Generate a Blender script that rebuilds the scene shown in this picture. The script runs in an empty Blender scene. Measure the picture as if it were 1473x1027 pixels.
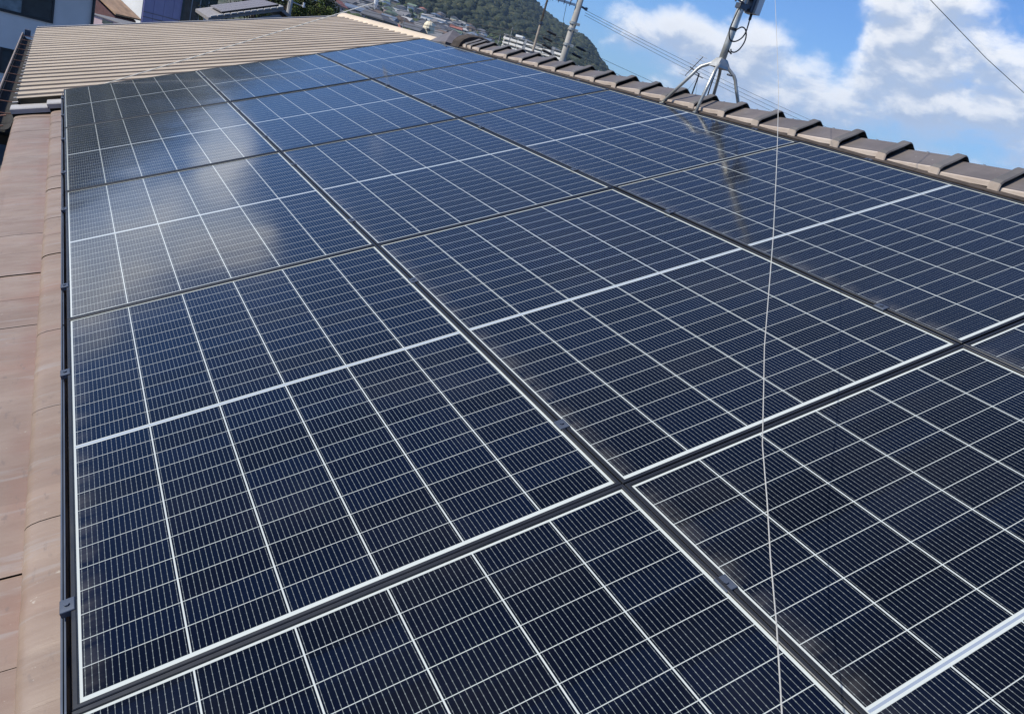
import bpy, math, random
import numpy as np
from mathutils import Vector, Matrix, noise as mnoise
R = math.radians
C = bpy.context.scene.collection
scene = bpy.context.scene

# ------------------------------------------------------------------ camera
CAM = Vector((-0.113, -1.132, 1.206))
cam_d = bpy.data.cameras.new('camera'); cam = bpy.data.objects.new('camera', cam_d); C.objects.link(cam)
cam_d.sensor_width = 36; cam_d.lens = 27.03; cam_d.clip_start = 0.02; cam_d.clip_end = 20000
cx = Vector((0.84229646, -0.45773293, 0.28463527)); cy = -Vector((0.07425728, -0.4244903, -0.90238232)); cz = -Vector((0.53387501, 0.78120967, -0.32355667))
cam.matrix_world = Matrix(((cx.x, cy.x, cz.x, CAM.x), (cx.y, cy.y, cz.y, CAM.y), (cx.z, cy.z, cz.z, CAM.z), (0, 0, 0, 1)))
scene.camera = cam

# ------------------------------------------------------------------ light
SUN_AZ, SUN_EL = -72.0, 46.0            # from +Y towards +X
SUNV = Vector((math.sin(R(SUN_AZ)) * math.cos(R(SUN_EL)), math.cos(R(SUN_AZ)) * math.cos(R(SUN_EL)), math.sin(R(SUN_EL))))
sl = bpy.data.lights.new('sun', 'SUN'); sl.energy = 5.0; sl.angle = R(0.53); sl.color = (1, 0.93, 0.79)
so = bpy.data.objects.new('sun', sl); C.objects.link(so)
so.rotation_euler = SUNV.to_track_quat('Z', 'Y').to_euler()
scene.view_settings.view_transform = 'Standard'; scene.view_settings.look = 'None'
scene.view_settings.exposure = 0.22; scene.view_settings.gamma = 1

# ------------------------------------------------------------------ node helpers
class NT:
    def __init__(s, nt): s.nt = nt; s.n = nt.nodes; s.l = nt.links
    def node(s, t, **k):
        x = s.n.new(t)
        for a, b in k.items(): setattr(x, a, b)
        return x
    def put(s, sock, v):
        if isinstance(v, bpy.types.NodeSocket): s.l.new(v, sock)
        else: sock.default_value = v
    def m(s, op, a, b=0.0, c=0.0, clamp=False):
        x = s.node('ShaderNodeMath', operation=op); x.use_clamp = clamp
        s.put(x.inputs[0], a); s.put(x.inputs[1], b)
        if op in ('MULTIPLY_ADD', 'SMOOTH_MAX', 'COMPARE'): s.put(x.inputs[2], c)
        return x.outputs[0]
    def vm(s, op, a, b=(0, 0, 0)):
        x = s.node('ShaderNodeVectorMath', operation=op)
        s.put(x.inputs[0], a); s.put(x.inputs[1], b)
        return x.outputs['Value'] if op in ('DISTANCE', 'LENGTH', 'DOT_PRODUCT') else x.outputs[0]
    def scale(s, a, k):
        x = s.node('ShaderNodeVectorMath', operation='SCALE'); s.put(x.inputs[0], a); x.inputs['Scale'].default_value = k
        return x.outputs[0]
    def ss(s, v, lo, hi, a=0.0, b=1.0, kind='SMOOTHSTEP'):
        x = s.node('ShaderNodeMapRange', interpolation_type=kind)
        s.put(x.inputs[0], v); s.put(x.inputs[1], lo); s.put(x.inputs[2], hi); s.put(x.inputs[3], a); s.put(x.inputs[4], b)
        return x.outputs[0]
    def noise(s, vec, scale, detail=4, rough=0.55, dist=0.0):
        x = s.node('ShaderNodeTexNoise'); s.put(x.inputs['Vector'], vec)
        x.inputs['Scale'].default_value = scale; x.inputs['Detail'].default_value = detail
        x.inputs['Roughness'].default_value = rough; x.inputs['Distortion'].default_value = dist
        return x.outputs
    def mix(s, f, a, b):
        x = s.node('ShaderNodeMix', data_type='RGBA')
        s.put(x.inputs[0], f); s.put(x.inputs[6], a if not isinstance(a, tuple) else a + (1,) * (4 - len(a)))
        s.put(x.inputs[7], b if not isinstance(b, tuple) else b + (1,) * (4 - len(b)))
        return x.outputs[2]
    def bump(s, h, strength=0.3, dist=0.01):
        x = s.node('ShaderNodeBump'); s.put(x.inputs['Height'], h)
        x.inputs['Strength'].default_value = strength; x.inputs['Distance'].default_value = dist
        return x.outputs[0]
    def obj(s): return s.node('ShaderNodeTexCoord').outputs['Object']
    def pos(s): return s.node('ShaderNodeNewGeometry').outputs['Position']
    def sep(s, v):
        x = s.node('ShaderNodeSeparateXYZ'); s.put(x.inputs[0], v); return x.outputs
    def comb(s, a, b, c):
        x = s.node('ShaderNodeCombineXYZ'); s.put(x.inputs[0], a); s.put(x.inputs[1], b); s.put(x.inputs[2], c); return x.outputs[0]

def new_mat(name):
    m = bpy.data.materials.new(name); m.use_nodes = True
    t = NT(m.node_tree); b = m.node_tree.nodes['Principled BSDF']
    return m, t, b

def plain(name, col, rough=0.6, metal=0.0, var=0.15, scale=6.0, bump=0.0, bscale=60.0, spec=0.5, world=False):
    m, t, b = new_mat(name)
    v = t.pos() if world else t.obj()
    n = t.noise(v, scale, 5)[0]
    k = t.ss(n, 0.3, 0.7, 1 - var, 1 + var, 'LINEAR')
    mx = t.node('ShaderNodeMix', data_type='RGBA', blend_type='MULTIPLY')
    mx.inputs[0].default_value = 1; mx.inputs[6].default_value = tuple(col) + (1,)
    t.put(mx.inputs[7], t.comb(k, k, k)); t.put(b.inputs['Base Color'], mx.outputs[2])
    b.inputs['Roughness'].default_value = rough; b.inputs['Metallic'].default_value = metal
    b.inputs['Specular IOR Level'].default_value = spec
    if bump: t.put(b.inputs['Normal'], t.bump(t.noise(v, bscale, 4)[0], bump, 0.01))
    return m

# ------------------------------------------------------------------ sky
world = bpy.data.worlds.new("World"); scene.world = world; world.use_nodes = True
def dirv(az, el): return (math.sin(R(az)) * math.cos(R(el)), math.cos(R(az)) * math.cos(R(el)), math.sin(R(el)))
wt = NT(world.node_tree); wt.n.clear()
wout = wt.node('ShaderNodeOutputWorld'); wbg = wt.node('ShaderNodeBackground')
sky = wt.node('ShaderNodeTexSky', sky_type='NISHITA'); sky.sun_disc = False
sky.sun_elevation = R(SUN_EL); sky.sun_rotation = R(SUN_AZ); sky.altitude = 10
sky.air_density = 1.0; sky.dust_density = 0.6; sky.ozone_density = 2.2
wdir = wt.node('ShaderNodeTexCoord').outputs['Generated']
BLOBS = [  # azimuth, elevation, radius in degrees, weight
    (35.5, 5.4, 2.0, .75), (38.0, 5.7, 2.0, 1), (40.3, 5.4, 2.4, 1), (43, 5.4, 2.8, 1), (46, 5.2, 2.8, 1), (48.6, 5.0, 2.0, 1), (50.6, 4.6, 1.6, .9),
    (38.5, 3.0, 3.2, .30), (43, 2.6, 4, .33), (48, 2.6, 4, .30), (53, 2.8, 4, .33),
    (50.3, 8.2, 1.2, 1), (51.8, 8.8, 1.8, 1.1), (54.2, 8.2, 2.3, 1.15), (57, 8.2, 2.4, .95), (60, 8.6, 2.9, .9), (51.5, 6.4, 1.5, 1.1), (53.4, 6.6, 2.2, 1.1), (55.5, 7, 2, 1),
    (50.8, 11.0, 1.9, .95), (53.4, 11.4, 2.4, 1), (56.0, 10.6, 1.8, .9), (56, 4.4, 2.4, .55), (60.5, 6.0, 2.6, .75), (63, 4, 3, .6), (64, 10, 5, .8), (49.9, 12.8, 1.5, .6),
    (0.6, 13.6, 2.2, 1.25), (-0.8, 15.4, 1.8, 1.0), (-2.2, 20.2, 2.2, 1.1), (-12, 15.5, 3.6, .85), (-6.5, 16.5, 3.4, .85), (9.6, 19.2, .8, .38), (-10, 15.0, 3.2, .9), (-5, 15.8, 3.0, .85), (-14, 17.0, 2.8, .8), (-2.5, 17.5, 2.0, .7),
    (75, 12, 9, .8), (85, 25, 12, .7), (-45, 14, 9, .8)]
def cloud_density(v):
    w1 = wt.noise(v, 13.0, 5, 0.6)[1]
    wv = wt.vm('ADD', v, wt.scale(wt.vm('SUBTRACT', w1, (0.5, 0.5, 0.5)), 0.05))
    acc = None
    for az, el, r, w in BLOBS:
        d = wt.vm('DISTANCE', wv, dirv(az, el))
        s = wt.ss(d, 0.0, math.radians(r) * 1.65, min(w, .97), 0.0, 'SMOOTHSTEP')
        s = wt.m('SUBTRACT', 1.0, s); acc = s if acc is None else wt.m('MULTIPLY', acc, s)
    acc = wt.m('SUBTRACT', 1.0, acc)
    st = wt.vm('MULTIPLY', v, (1, 1, 1.9))
    f = wt.noise(st, 17.0, 8, 0.58, 0.3)[0]
    f2 = wt.noise(st, 9.0, 4, 0.5)[0]
    d = wt.m('ADD', wt.m('MULTIPLY', acc, 0.92), wt.m('MULTIPLY', wt.m('SUBTRACT', f, 0.5), 1.25))
    return wt.m('ADD', d, wt.m('MULTIPLY', wt.m('SUBTRACT', f2, 0.5), 0.4))
dn = cloud_density(wdir)
sunshift = tuple(c * 0.016 for c in (-0.55, 0.1, 0.95))
dn2 = cloud_density(wt.vm('ADD', wdir, sunshift))
mask = wt.ss(dn, 0.22, 0.88)
shade = wt.ss(wt.m('SUBTRACT', dn, dn2), -0.14, 0.30)
thick = wt.ss(dn, 0.5, 1.1, 1.0, 0.86)
ccol = wt.mix(shade, (4.9, 5.9, 7.7, 1), (10.6, 10.7, 10.9, 1))
phase = wt.ss(wt.vm('DOT_PRODUCT', wdir, tuple(SUNV)), -0.15, 0.65, 1.0, 2.3)     # clouds near the sun glow by forward scattering
thick = wt.m('MULTIPLY', thick, phase)
ccol = wt.vm('MULTIPLY', ccol, wt.comb(thick, thick, thick))
skyc = wt.vm('MULTIPLY', sky.outputs[0], (0.62, 0.95, 1.46))
final = wt.mix(wt.m('MULTIPLY', mask, 0.93), skyc, ccol)
wt.put(wbg.inputs[0], final); wbg.inputs[1].default_value = 0.092
wt.l.new(wbg.outputs[0], wout.inputs[0])

# ------------------------------------------------------------------ object helpers
def at(az, el, r):
    """point by image angles: azimuth, elevation and assumed horizontal distance from the viewpoint"""
    return Vector((CAM.x + r * math.sin(R(az)), CAM.y + r * math.cos(R(az)), CAM.z + r * math.tan(R(el))))  # az and el mostly read off image pixels, r assumed
PITCH = R(23); CP, SP = math.cos(PITCH), math.sin(PITCH)
def RW(u, t, n): return Vector((u * CP - n * SP, t, u * SP + n * CP))

class MB:
    def __init__(s): s.v = []; s.f = []; s.mi = []
    def add(s, vs, fs, mi=0):
        o = len(s.v); s.v += [tuple(x) for x in vs]; s.f += [tuple(i + o for i in f) for f in fs]; s.mi += [mi] * len(fs)
        return s
    def box(s, a, b, f=None, mi=0, ch=0.0):
        (x0, y0, z0), (x1, y1, z1) = a, b
        if ch:
            vs = [(x0, y0, z0), (x1, y0, z0), (x1, y1, z0), (x0, y1, z0), (x0, y0, z1 - ch), (x1, y0, z1 - ch), (x1, y1, z1 - ch), (x0, y1, z1 - ch),
                  (x0 + ch, y0 + ch, z1), (x1 - ch, y0 + ch, z1), (x1 - ch, y1 - ch, z1), (x0 + ch, y1 - ch, z1)]
            fs = [(3, 2, 1, 0)] + [(i, (i + 1) % 4, (i + 1) % 4 + 4, i + 4) for i in range(4)] + [(i + 4, (i + 1) % 4 + 4, (i + 1) % 4 + 8, i + 8) for i in range(4)] + [(8, 9, 10, 11)]
        else:
            vs = [(x0, y0, z0), (x1, y0, z0), (x1, y1, z0), (x0, y1, z0), (x0, y0, z1), (x1, y0, z1), (x1, y1, z1), (x0, y1, z1)]
            fs = [(3, 2, 1, 0), (4, 5, 6, 7), (0, 1, 5, 4), (1, 2, 6, 5), (2, 3, 7, 6), (3, 0, 4, 7)]
        if f: vs = [f(*p) for p in vs]
        return s.add(vs, fs, mi)
    def tube(s, pts, r, seg=8, mi=0, cap=True):
        pts = [Vector(p) for p in pts]; n = len(pts)
        rs = r if isinstance(r, (list, tuple)) else [r] * n
        rings = []; up = Vector((0, 0, 1))
        for i, p in enumerate(pts):
            d = (pts[min(i + 1, n - 1)] - pts[max(i - 1, 0)]).normalized()
            if i == 0:
                a = d.cross(up)
                if a.length < 1e-3: a = d.cross(Vector((0, 1, 0)))
            else: a = a - d * a.dot(d)
            a.normalize(); b = d.cross(a)
            rings.append([p + (a * math.cos(2 * math.pi * k / seg) + b * math.sin(2 * math.pi * k / seg)) * rs[i] for k in range(seg)])
        vs = [q for rg in rings for q in rg]
        fs = [(i * seg + k, i * seg + (k + 1) % seg, (i + 1) * seg + (k + 1) % seg, (i + 1) * seg + k) for i in range(n - 1) for k in range(seg)]
        if cap: fs += [tuple(range(seg - 1, -1, -1)), tuple((n - 1) * seg + k for k in range(seg))]
        return s.add(vs, fs, mi)
    def loft(s, rings, closed=True, mi=0, caps=False):
        k = len(rings[0]); vs = [p for r in rings for p in r]; e = k if closed else k - 1
        fs = [(i * k + j, i * k + (j + 1) % k, (i + 1) * k + (j + 1) % k, (i + 1) * k + j) for i in range(len(rings) - 1) for j in range(e)]
        if caps: fs += [tuple(range(k - 1, -1, -1)), tuple((len(rings) - 1) * k + j for j in range(k))]
        return s.add(vs, fs, mi)
    def build(s, name, mats, parent=None, loc=None, smooth=False):
        me = bpy.data.meshes.new(name)
        me.from_pydata([tuple(v) for v in s.v], [], s.f); me.update()
        for m in (mats if isinstance(mats, (list, tuple)) else [mats]): me.materials.append(m)
        if max(s.mi, default=0): me.polygons.foreach_set('material_index', s.mi)
        if smooth:
            me.shade_smooth() if hasattr(me, 'shade_smooth') else me.polygons.foreach_set('use_smooth', [True] * len(me.polygons))
        o = bpy.data.objects.new(name, me); C.objects.link(o)
        if parent is not None: o.parent = parent
        if loc is not None: o.location = loc
        return o
def tag(o, label=None, cat=None, group=None, kind=None):
    if label: o['label'] = label
    if cat: o['category'] = cat
    if group: o['group'] = group
    if kind: o['kind'] = kind
    return o
def empty(name, loc=(0, 0, 0), rot=(0, 0, 0)):
    o = bpy.data.objects.new(name, None); C.objects.link(o); o.location = loc; o.rotation_euler = rot
    o.empty_display_size = 0.2
    return o

# ------------------------------------------------------------------ materials
M = {}
def panel_glass(name, rows, Y1):
    m, t, b = new_mat(name)
    o = t.sep(t.obj()); x, y = o[0], o[1]
    X0, X1, Y0 = 0.0152, 1.1300, 0.0232
    p = (X1 - X0) / 6; half = (Y1 - Y0 - 0.0146) / 2; q = half / rows; ym = (Y0 + Y1) / 2
    xn = t.m('DIVIDE', t.m('SUBTRACT', x, X0), p)
    # rows, measured from the middle strip outward
    yd = t.m('SUBTRACT', t.m('ABSOLUTE', t.m('SUBTRACT', y, ym)), 0.0073)
    yn = t.m('DIVIDE', yd, q)
    def line(v, w, soft):   # 1 on integer values of v, half width w (same unit)
        d = t.m('ABSOLUTE', t.m('SUBTRACT', t.m('FRACT', t.m('ADD', v, 0.5)), 0.5))
        return t.ss(d, w, w + soft, 1.0, 0.0, 'LINEAR')
    cl = line(xn, 0.0015 / p, 0.0004 / p); rl = line(yn, 0.00075 / q, 0.0003 / q)
    # bus bars at odd 1/32ths of the cell
    bbx = t.m('SUBTRACT', t.m('MULTIPLY', xn, 16.0), 0.5)
    bl = line(bbx, 0.00034 / (p / 16), 0.00015 / (p / 16))
    pads = line(t.m('ADD', t.m('MULTIPLY', yn, 4.0), 0.5), 0.07, 0.03)
    padw = t.m('MULTIPLY', line(bbx, 0.0007 / (p / 16), 0.0002 / (p / 16)), pads)
    bar = t.m('MAXIMUM', bl, padw)
    fing = t.m('MULTIPLY', line(t.m('MULTIPLY', yn, 48.0), 0.09, 0.1), 0.05)
    inx = t.m('MULTIPLY', t.m('GREATER_THAN', x, X0), t.m('LESS_THAN', x, X1))
    iny = t.m('MULTIPLY', t.m('GREATER_THAN', y, Y0), t.m('LESS_THAN', y, Y1))
    ins = t.m('MULTIPLY', t.m('MULTIPLY', inx, iny), t.m('GREATER_THAN', yd, 0.0))
    strip = t.m('MULTIPLY', t.m('LESS_THAN', t.m('ABSOLUTE', t.m('SUBTRACT', y, ym)), 0.0026), inx)
    strip = t.m('MAXIMUM', strip, t.m('MULTIPLY', t.m('LESS_THAN', t.m('ABSOLUTE', t.m('SUBTRACT', y, Y1 + 0.0062)), 0.0007), inx))
    # per cell tone
    cid = t.comb(t.m('FLOOR', xn), t.m('FLOOR', t.m('DIVIDE', t.m('SUBTRACT', y, Y0), q)), 0.0)
    wn = t.node('ShaderNodeTexWhiteNoise'); oi = t.node('ShaderNodeObjectInfo')
    wn.noise_dimensions = '4D'; t.put(wn.inputs[0], cid); t.put(wn.inputs['W'], t.m('MULTIPLY', oi.outputs['Random'], 50.0))
    cell = t.mix(wn.outputs[0], (0.0007, 0.0017, 0.0062), (0.0011, 0.0034, 0.0125))
    pt = t.ss(oi.outputs['Random'], 0, 1, 0.75, 1.25, 'LINEAR')
    cell = t.vm('MULTIPLY', cell, t.comb(pt, pt, pt))
    cell = t.mix(fing, cell, (0.10, 0.12, 0.17))
    cell = t.mix(t.m('MULTIPLY', bar, 0.8), cell, (0.20, 0.225, 0.225))
    white = (0.43, 0.465, 0.455)
    grid = t.m('MAXIMUM', cl, t.m('MULTIPLY', rl, 0.9))
    cell = t.mix(grid, cell, white)
    col = t.mix(ins, white, cell)
    col = t.mix(strip, col, (0.22, 0.26, 0.33))
    # thin dust film and a few specks
    v = t.obj()
    dust = t.ss(t.noise(v, 2.3, 6, 0.6)[0], 0.42, 0.8, 0.0, 0.016)
    spk = t.ss(t.noise(v, 260.0, 1)[0], 0.83, 0.86, 0.0, 0.2)
    grime = t.m('MULTIPLY', t.ss(x, 0.012, 0.075, 0.10, 0.0), t.ss(t.noise(t.vm('MULTIPLY', v, (0.6, 3.0, 1.0)), 5.0, 5, 0.65)[0], 0.35, 0.7))   # dirt washed to the low edge
    dust = t.m('ADD', dust, grime)
    col = t.mix(t.m('ADD', dust, spk, clamp=True), col, (0.42, 0.40, 0.37))
    t.put(b.inputs['Base Color'], col)
    t.put(b.inputs['Roughness'], t.ss(t.noise(v, 1.7, 4)[0], 0.3, 0.7, 0.085, 0.12, 'LINEAR'))
    b.inputs['IOR'].default_value = 1.45; lw = t.node('ShaderNodeLayerWeight'); lw.inputs[0].default_value = 0.5   # anti-reflective coat: weak head-on, full mirror at a glance
    t.put(b.inputs['Specular IOR Level'], t.ss(lw.outputs['Facing'], 0.35, 0.86, 0.08, 0.66, 'LINEAR'))
    wv = t.noise(t.vm('MULTIPLY', v, (1, 1, 1)), 1.4, 2)[0]
    t.put(b.inputs['Normal'], t.bump(wv, 0.06, 0.05))
    return m
M['glass'] = panel_glass('solar_glass', 12, 1.7410); M['glass_short'] = panel_glass('solar_glass_short', 9, 1.3240)
def aniso(name, col, rough, metal, spec=0.5):
    m, t, b = new_mat(name); v = t.obj()
    n = t.noise(v, 3.0, 5)[0]; k = t.ss(n, 0.3, 0.7, 0.8, 1.2, 'LINEAR')
    t.put(b.inputs['Base Color'], t.vm('MULTIPLY', col, t.comb(k, k, k)))
    b.inputs['Metallic'].default_value = metal
    t.put(b.inputs['Roughness'], t.ss(t.noise(v, 9.0, 5)[0], 0.3, 0.7, rough * 0.8, rough * 1.25, 'LINEAR'))
    return m
M['frame'] = aniso('black_anodised', (0.036, 0.038, 0.042), 0.38, 0.6)
M['clampm'] = aniso('clamp_black', (0.07, 0.085, 0.115), 0.42, 0.4)
M['alu'] = aniso('aluminium', (0.50, 0.51, 0.52), 0.38, 0.9)
M['galv'] = plain('galvanised', (0.42, 0.42, 0.39), 0.42, 0.55, 0.22, 14, 0.1, 90)
M['steel'] = plain('weathered_steel', (0.17, 0.15, 0.13), 0.6, 0.2, 0.25, 9)
M['cable'] = plain('black_cable', (0.012, 0.012, 0.014), 0.5, 0, 0.1)
M['darkwire'] = plain('dark_wire', (0.02, 0.022, 0.026), 0.6, 0, 0.1)
M['greywire'] = plain('grey_wire', (0.10, 0.11, 0.12), 0.6, 0, 0.1)
M['wire'] = plain('pale_wire', (0.50, 0.49, 0.45), 0.45, 0.3, 0.1)
M['rope'] = plain('beige_rope', (0.82, 0.78, 0.66), 0.8, 0, 0.1)
M['concrete'] = plain('concrete_pole', (0.30, 0.29, 0.27), 0.85, 0, 0.18, 2.0, 0.2, 40)
M['white'] = plain('white_plastic', (0.62, 0.64, 0.64), 0.4, 0, 0.06)
M['porcelain'] = plain('porcelain', (0.75, 0.76, 0.76), 0.25, 0, 0.05)
M['rust'] = plain('rusty_brown', (0.17, 0.08, 0.055), 0.7, 0, 0.4, 9)
M['gutter'] = plain('brown_gutter', (0.20, 0.145, 0.12), 0.45, 0, 0.25, 5)
M['gutterlip'] = plain('pale_gutter_lip', (0.33, 0.26, 0.22), 0.4, 0, 0.2, 5)
M['dark'] = plain('dark_gap_shade', (0.015, 0.014, 0.013), 0.9, 0, 0.1)  # near-black; stands in for shade at verge, eave gap and gutter
M['mortar_shade'] = plain('mortar_arch_shade', (0.045, 0.035, 0.03), 0.95, 0, 0.4, 20, 0.6, 40)

def tile_mat():
    m, t, b = new_mat('clay_tile'); v = t.obj(); s = t.sep(v)
    st = t.vm('MULTIPLY', v, (1.6, 4.5, 1.0))
    a = t.noise(st, 2.4, 7, 0.62, 0.4)[0]
    st2 = t.vm('MULTIPLY', v, (0.7, 3.0, 1.0))
    r = t.noise(st2, 1.3, 5, 0.55)[0]
    base = t.mix(t.ss(a, 0.2, 0.8), (0.175, 0.122, 0.093), (0.26, 0.195, 0.150))
    crs = t.m('FRACT', t.m('DIVIDE', t.m('ADD', t.m('ADD', t.m('MULTIPLY', s[0], CP), t.m('MULTIPLY', s[2], SP)), 0.42), 0.28))
    base = t.mix(t.m('MULTIPLY', t.ss(crs, 0.72, 0.93), t.ss(r, 0.35, 0.6, 0.1, 0.5)), base, (0.19, 0.105, 0.075))
    base = t.mix(t.ss(r, 0.50, 0.68, 0.0, 0.38), base, (0.22, 0.125, 0.088))
    g = t.noise(t.vm('MULTIPLY', v, (1.0, 9.0, 1.0)), 3.7, 4, 0.5)[0]
    base = t.mix(t.ss(g, 0.58, 0.72, 0.0, 0.4), base, (0.27, 0.25, 0.24))
    # per tile tone
    ids = t.comb(t.m('FLOOR', t.m('DIVIDE', s[0], 0.28)), t.m('FLOOR', t.m('DIVIDE', s[1], 0.3)), 0)
    wn = t.node('ShaderNodeTexWhiteNoise'); t.put(wn.inputs[0], ids)
    k = t.ss(wn.outputs[0], 0, 1, 0.93, 1.07, 'LINEAR'); base = t.vm('MULTIPLY', base, t.comb(k, k, k))
    stain = t.noise(t.vm('MULTIPLY', v, (3, 1, 1)), 14.0, 5, 0.6)[0]
    base = t.mix(t.ss(stain, 0.60, 0.70, 0, 0.5), base, (0.13, 0.10, 0.085))
    lich = t.noise(v, 38.0, 5, 0.7)[0]
    base = t.mix(t.ss(lich, 0.66, 0.71, 0, 0.55), base, (0.40, 0.37, 0.32))
    t.put(b.inputs['Base Color'], base)
    t.put(b.inputs['Roughness'], t.ss(a, 0.3, 0.7, 0.50, 0.38)); b.inputs['Specular IOR Level'].default_value = 0.5
    h = t.m('ADD', t.noise(t.vm('MULTIPLY', v, (0.35, 6, 1)), 3.2, 4, 0.5)[0], t.m('MULTIPLY', t.noise(v, 90, 4)[0], 0.08))
    t.put(b.inputs['Normal'], t.bump(h, 0.4, 0.008))
    return m
M['tile'] = tile_mat()
def ridge_mat(name, ca, cb):
    m, t, b = new_mat(name); v = t.obj()
    oi = t.node('ShaderNodeObjectInfo').outputs['Random']
    vv = t.vm('ADD', v, t.comb(t.m('MULTIPLY', oi, 13.0), 0, 0))
    a = t.noise(vv, 7.0, 6, 0.6)[0]
    base = t.mix(t.ss(a, 0.3, 0.7), ca, cb)
    st = t.noise(vv, 3.0, 4, 0.6)[0]
    base = t.mix(t.ss(st, 0.60, 0.75, 0, 0.35), base, (0.26, 0.175, 0.13))
    k = t.ss(oi, 0, 1, 0.9, 1.1, 'LINEAR'); base = t.vm('MULTIPLY', base, t.comb(k, k, k))
    spk = t.ss(t.noise(vv, 45, 2)[0], 0.74, 0.78, 0, 0.6); base = t.mix(spk, base, (0.5, 0.49, 0.47))
    t.put(b.inputs['Base Color'], base); b.inputs['Roughness'].default_value = 0.5
    t.put(b.inputs['Normal'], t.bump(t.noise(vv, 120, 4)[0], 0.15, 0.004))
    return m
M['ridge'] = ridge_mat('ridge_tile_glaze', (0.098, 0.085, 0.080), (0.135, 0.117, 0.109))
M['ridgelip'] = ridge_mat('ridge_tile_lip', (0.38, 0.31, 0.255), (0.48, 0.41, 0.35))
M['ridgerib'] = ridge_mat('ridge_tile_rib', (0.09, 0.084, 0.08), (0.122, 0.114, 0.109))
def beige_metal(name, ca, cb, rust=False):
    m, t, b = new_mat(name); v = t.obj()
    a = t.noise(t.vm('MULTIPLY', v, (0.6, 2.0, 1)), 1.3, 6, 0.6)[0]
    base = t.mix(t.ss(a, 0.3, 0.7), ca, cb)
    d = t.noise(t.vm('MULTIPLY', v, (0.8, 5.0, 1)), 3.0, 5, 0.65)[0]
    base = t.mix(t.ss(d, 0.58, 0.74, 0, 0.35), base, (0.30, 0.225, 0.17))
    if rust:   # sheet laps, fixings and rusty runs
        rr = t.noise(t.vm('MULTIPLY', v, (0.5, 6.0, 1)), 1.9, 6, 0.7)[0]
        base = t.mix(t.ss(rr, 0.62, 0.72, 0, 0.5), base, (0.27, 0.155, 0.09))
    t.put(b.inputs['Base Color'], base); b.inputs['Roughness'].default_value = 0.42
    t.put(b.inputs['Normal'], t.bump(t.noise(v, 2.5, 3)[0], 0.12, 0.02))
    return m
M['beige'] = beige_metal('beige_painted_steel', (0.34, 0.27, 0.185), (0.44, 0.36, 0.26), True)
M['beigecap'] = beige_metal('beige_ridge_steel', (0.56, 0.45, 0.31), (0.64, 0.52, 0.37))
M['verge'] = plain('grey_verge', (0.34, 0.33, 0.325), 0.5, 0, 0.1, 8, 0.1)

# ------------------------------------------------------------------ terrain
SKY_T = [(-180, 1.0), (-110, 1.5), (-75, 5), (-50, 9), (-30, 11), (-15, 11.9), (-5, 11.4), (2, 11.5), (8, 11.6), (11, 11.0), (15, 9.6), (22, 7.4), (26, 6.15), (28.4, 5.2), (29.2, 4.75),
         (30, 4.5), (30.7, 4.3), (31.4, 4.1), (31.8, 3.95), (32.3, 4.0), (32.9, 3.75), (33.4, 3.3), (34, 2.8), (35.1, 2.1), (36.5, 1.3), (38, 1.0), (60, 0.8), (120, 0.6), (180, 1.0)]
def sky_el(az): return float(np.interp(az, [a for a, _ in SKY_T], [e for _, e in SKY_T]))
def town_el(az): return float(np.interp(az, [-180, -60, 0, 12, 18, 24, 28, 32, 35, 37, 45, 180], [0.3, 1.6, 2.0, 2.3, 2.5, 2.5, 2.3, 2.0, 1.5, .9, .4, .3]))
G0 = -7.2
def ground(az, r):
    te, se = town_el(az), sky_el(az)
    if r < 90: return G0
    if r < 350:
        z1 = CAM.z + math.tan(R(te * 0.14)) * 350; k = (r - 90) / 260; return G0 + (z1 - G0) * k
    if r < 1100:
        k = (r - 350) / 750; return CAM.z + math.tan(R(te * (0.14 + 0.86 * k ** 1.05))) * r
    if r < 2100:
        k = (r - 1100) / 1000
        sp = 0.10 * (mnoise.noise(Vector((az * 0.16, r * 0.0021, 0.3)))) * math.sin(math.pi * min(k, 1))
        kk = math.sin(k * math.pi / 2) ** 0.95
        return CAM.z + math.tan(R(te + (se - te) * min(1, kk + sp))) * r
    k = (r - 2100) / 4000
    return max((CAM.z + math.tan(R(se)) * 2100) * (1 - k), 0) + 2
def ground_xy(x, y):
    dx, dy = x - CAM.x, y - CAM.y
    return ground(math.degrees(math.atan2(dx, dy)), math.hypot(dx, dy))
azs = list(np.concatenate([np.arange(-180, -60, 6), np.arange(-60, 10, 2), np.arange(10, 40, 0.5), np.arange(40, 60, 2), np.arange(60, 181, 6)]))
rs = [0, 20, 60, 90, 130, 180, 240, 300, 350, 420, 500, 580, 660, 740, 820, 900, 980, 1040, 1100, 1160, 1230, 1300, 1380, 1460, 1550, 1650, 1760, 1870, 1980, 2100, 2300, 2700, 3500, 5000]
tb = MB()
tb.loft([[Vector((CAM.x + r * math.sin(R(a)), CAM.y + r * math.cos(R(a)), ground(min(a, 179.9), r))) for a in azs] for r in rs], closed=False)
m, t, b = new_mat('earth_and_scrub'); v = t.pos()
n = t.noise(v, 0.05, 6, 0.65)[0]; n2 = t.noise(v, 0.4, 4, 0.6)[0]
gcol = t.mix(t.ss(n, 0.4, 0.62), (0.035, 0.050, 0.022), (0.10, 0.10, 0.085))
gcol = t.mix(t.ss(n2, 0.5, 0.7, 0, .6), gcol, (0.16, 0.15, 0.135))
gcol = t.mix(t.ss(t.vm('LENGTH', v), 40.0, 120.0), (0.035, 0.035, 0.037), gcol)  # near ground darkened: asphalt tone with the houses' shade painted in
t.put(b.inputs['Base Color'], gcol); b.inputs['Roughness'].default_value = 0.95
M['earth'] = m
terrain = tb.build('terrain', M['earth'], smooth=True); tag(terrain, kind='structure')
terrain['label'] = 'ground rising from the town into the wooded mountain'

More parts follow.
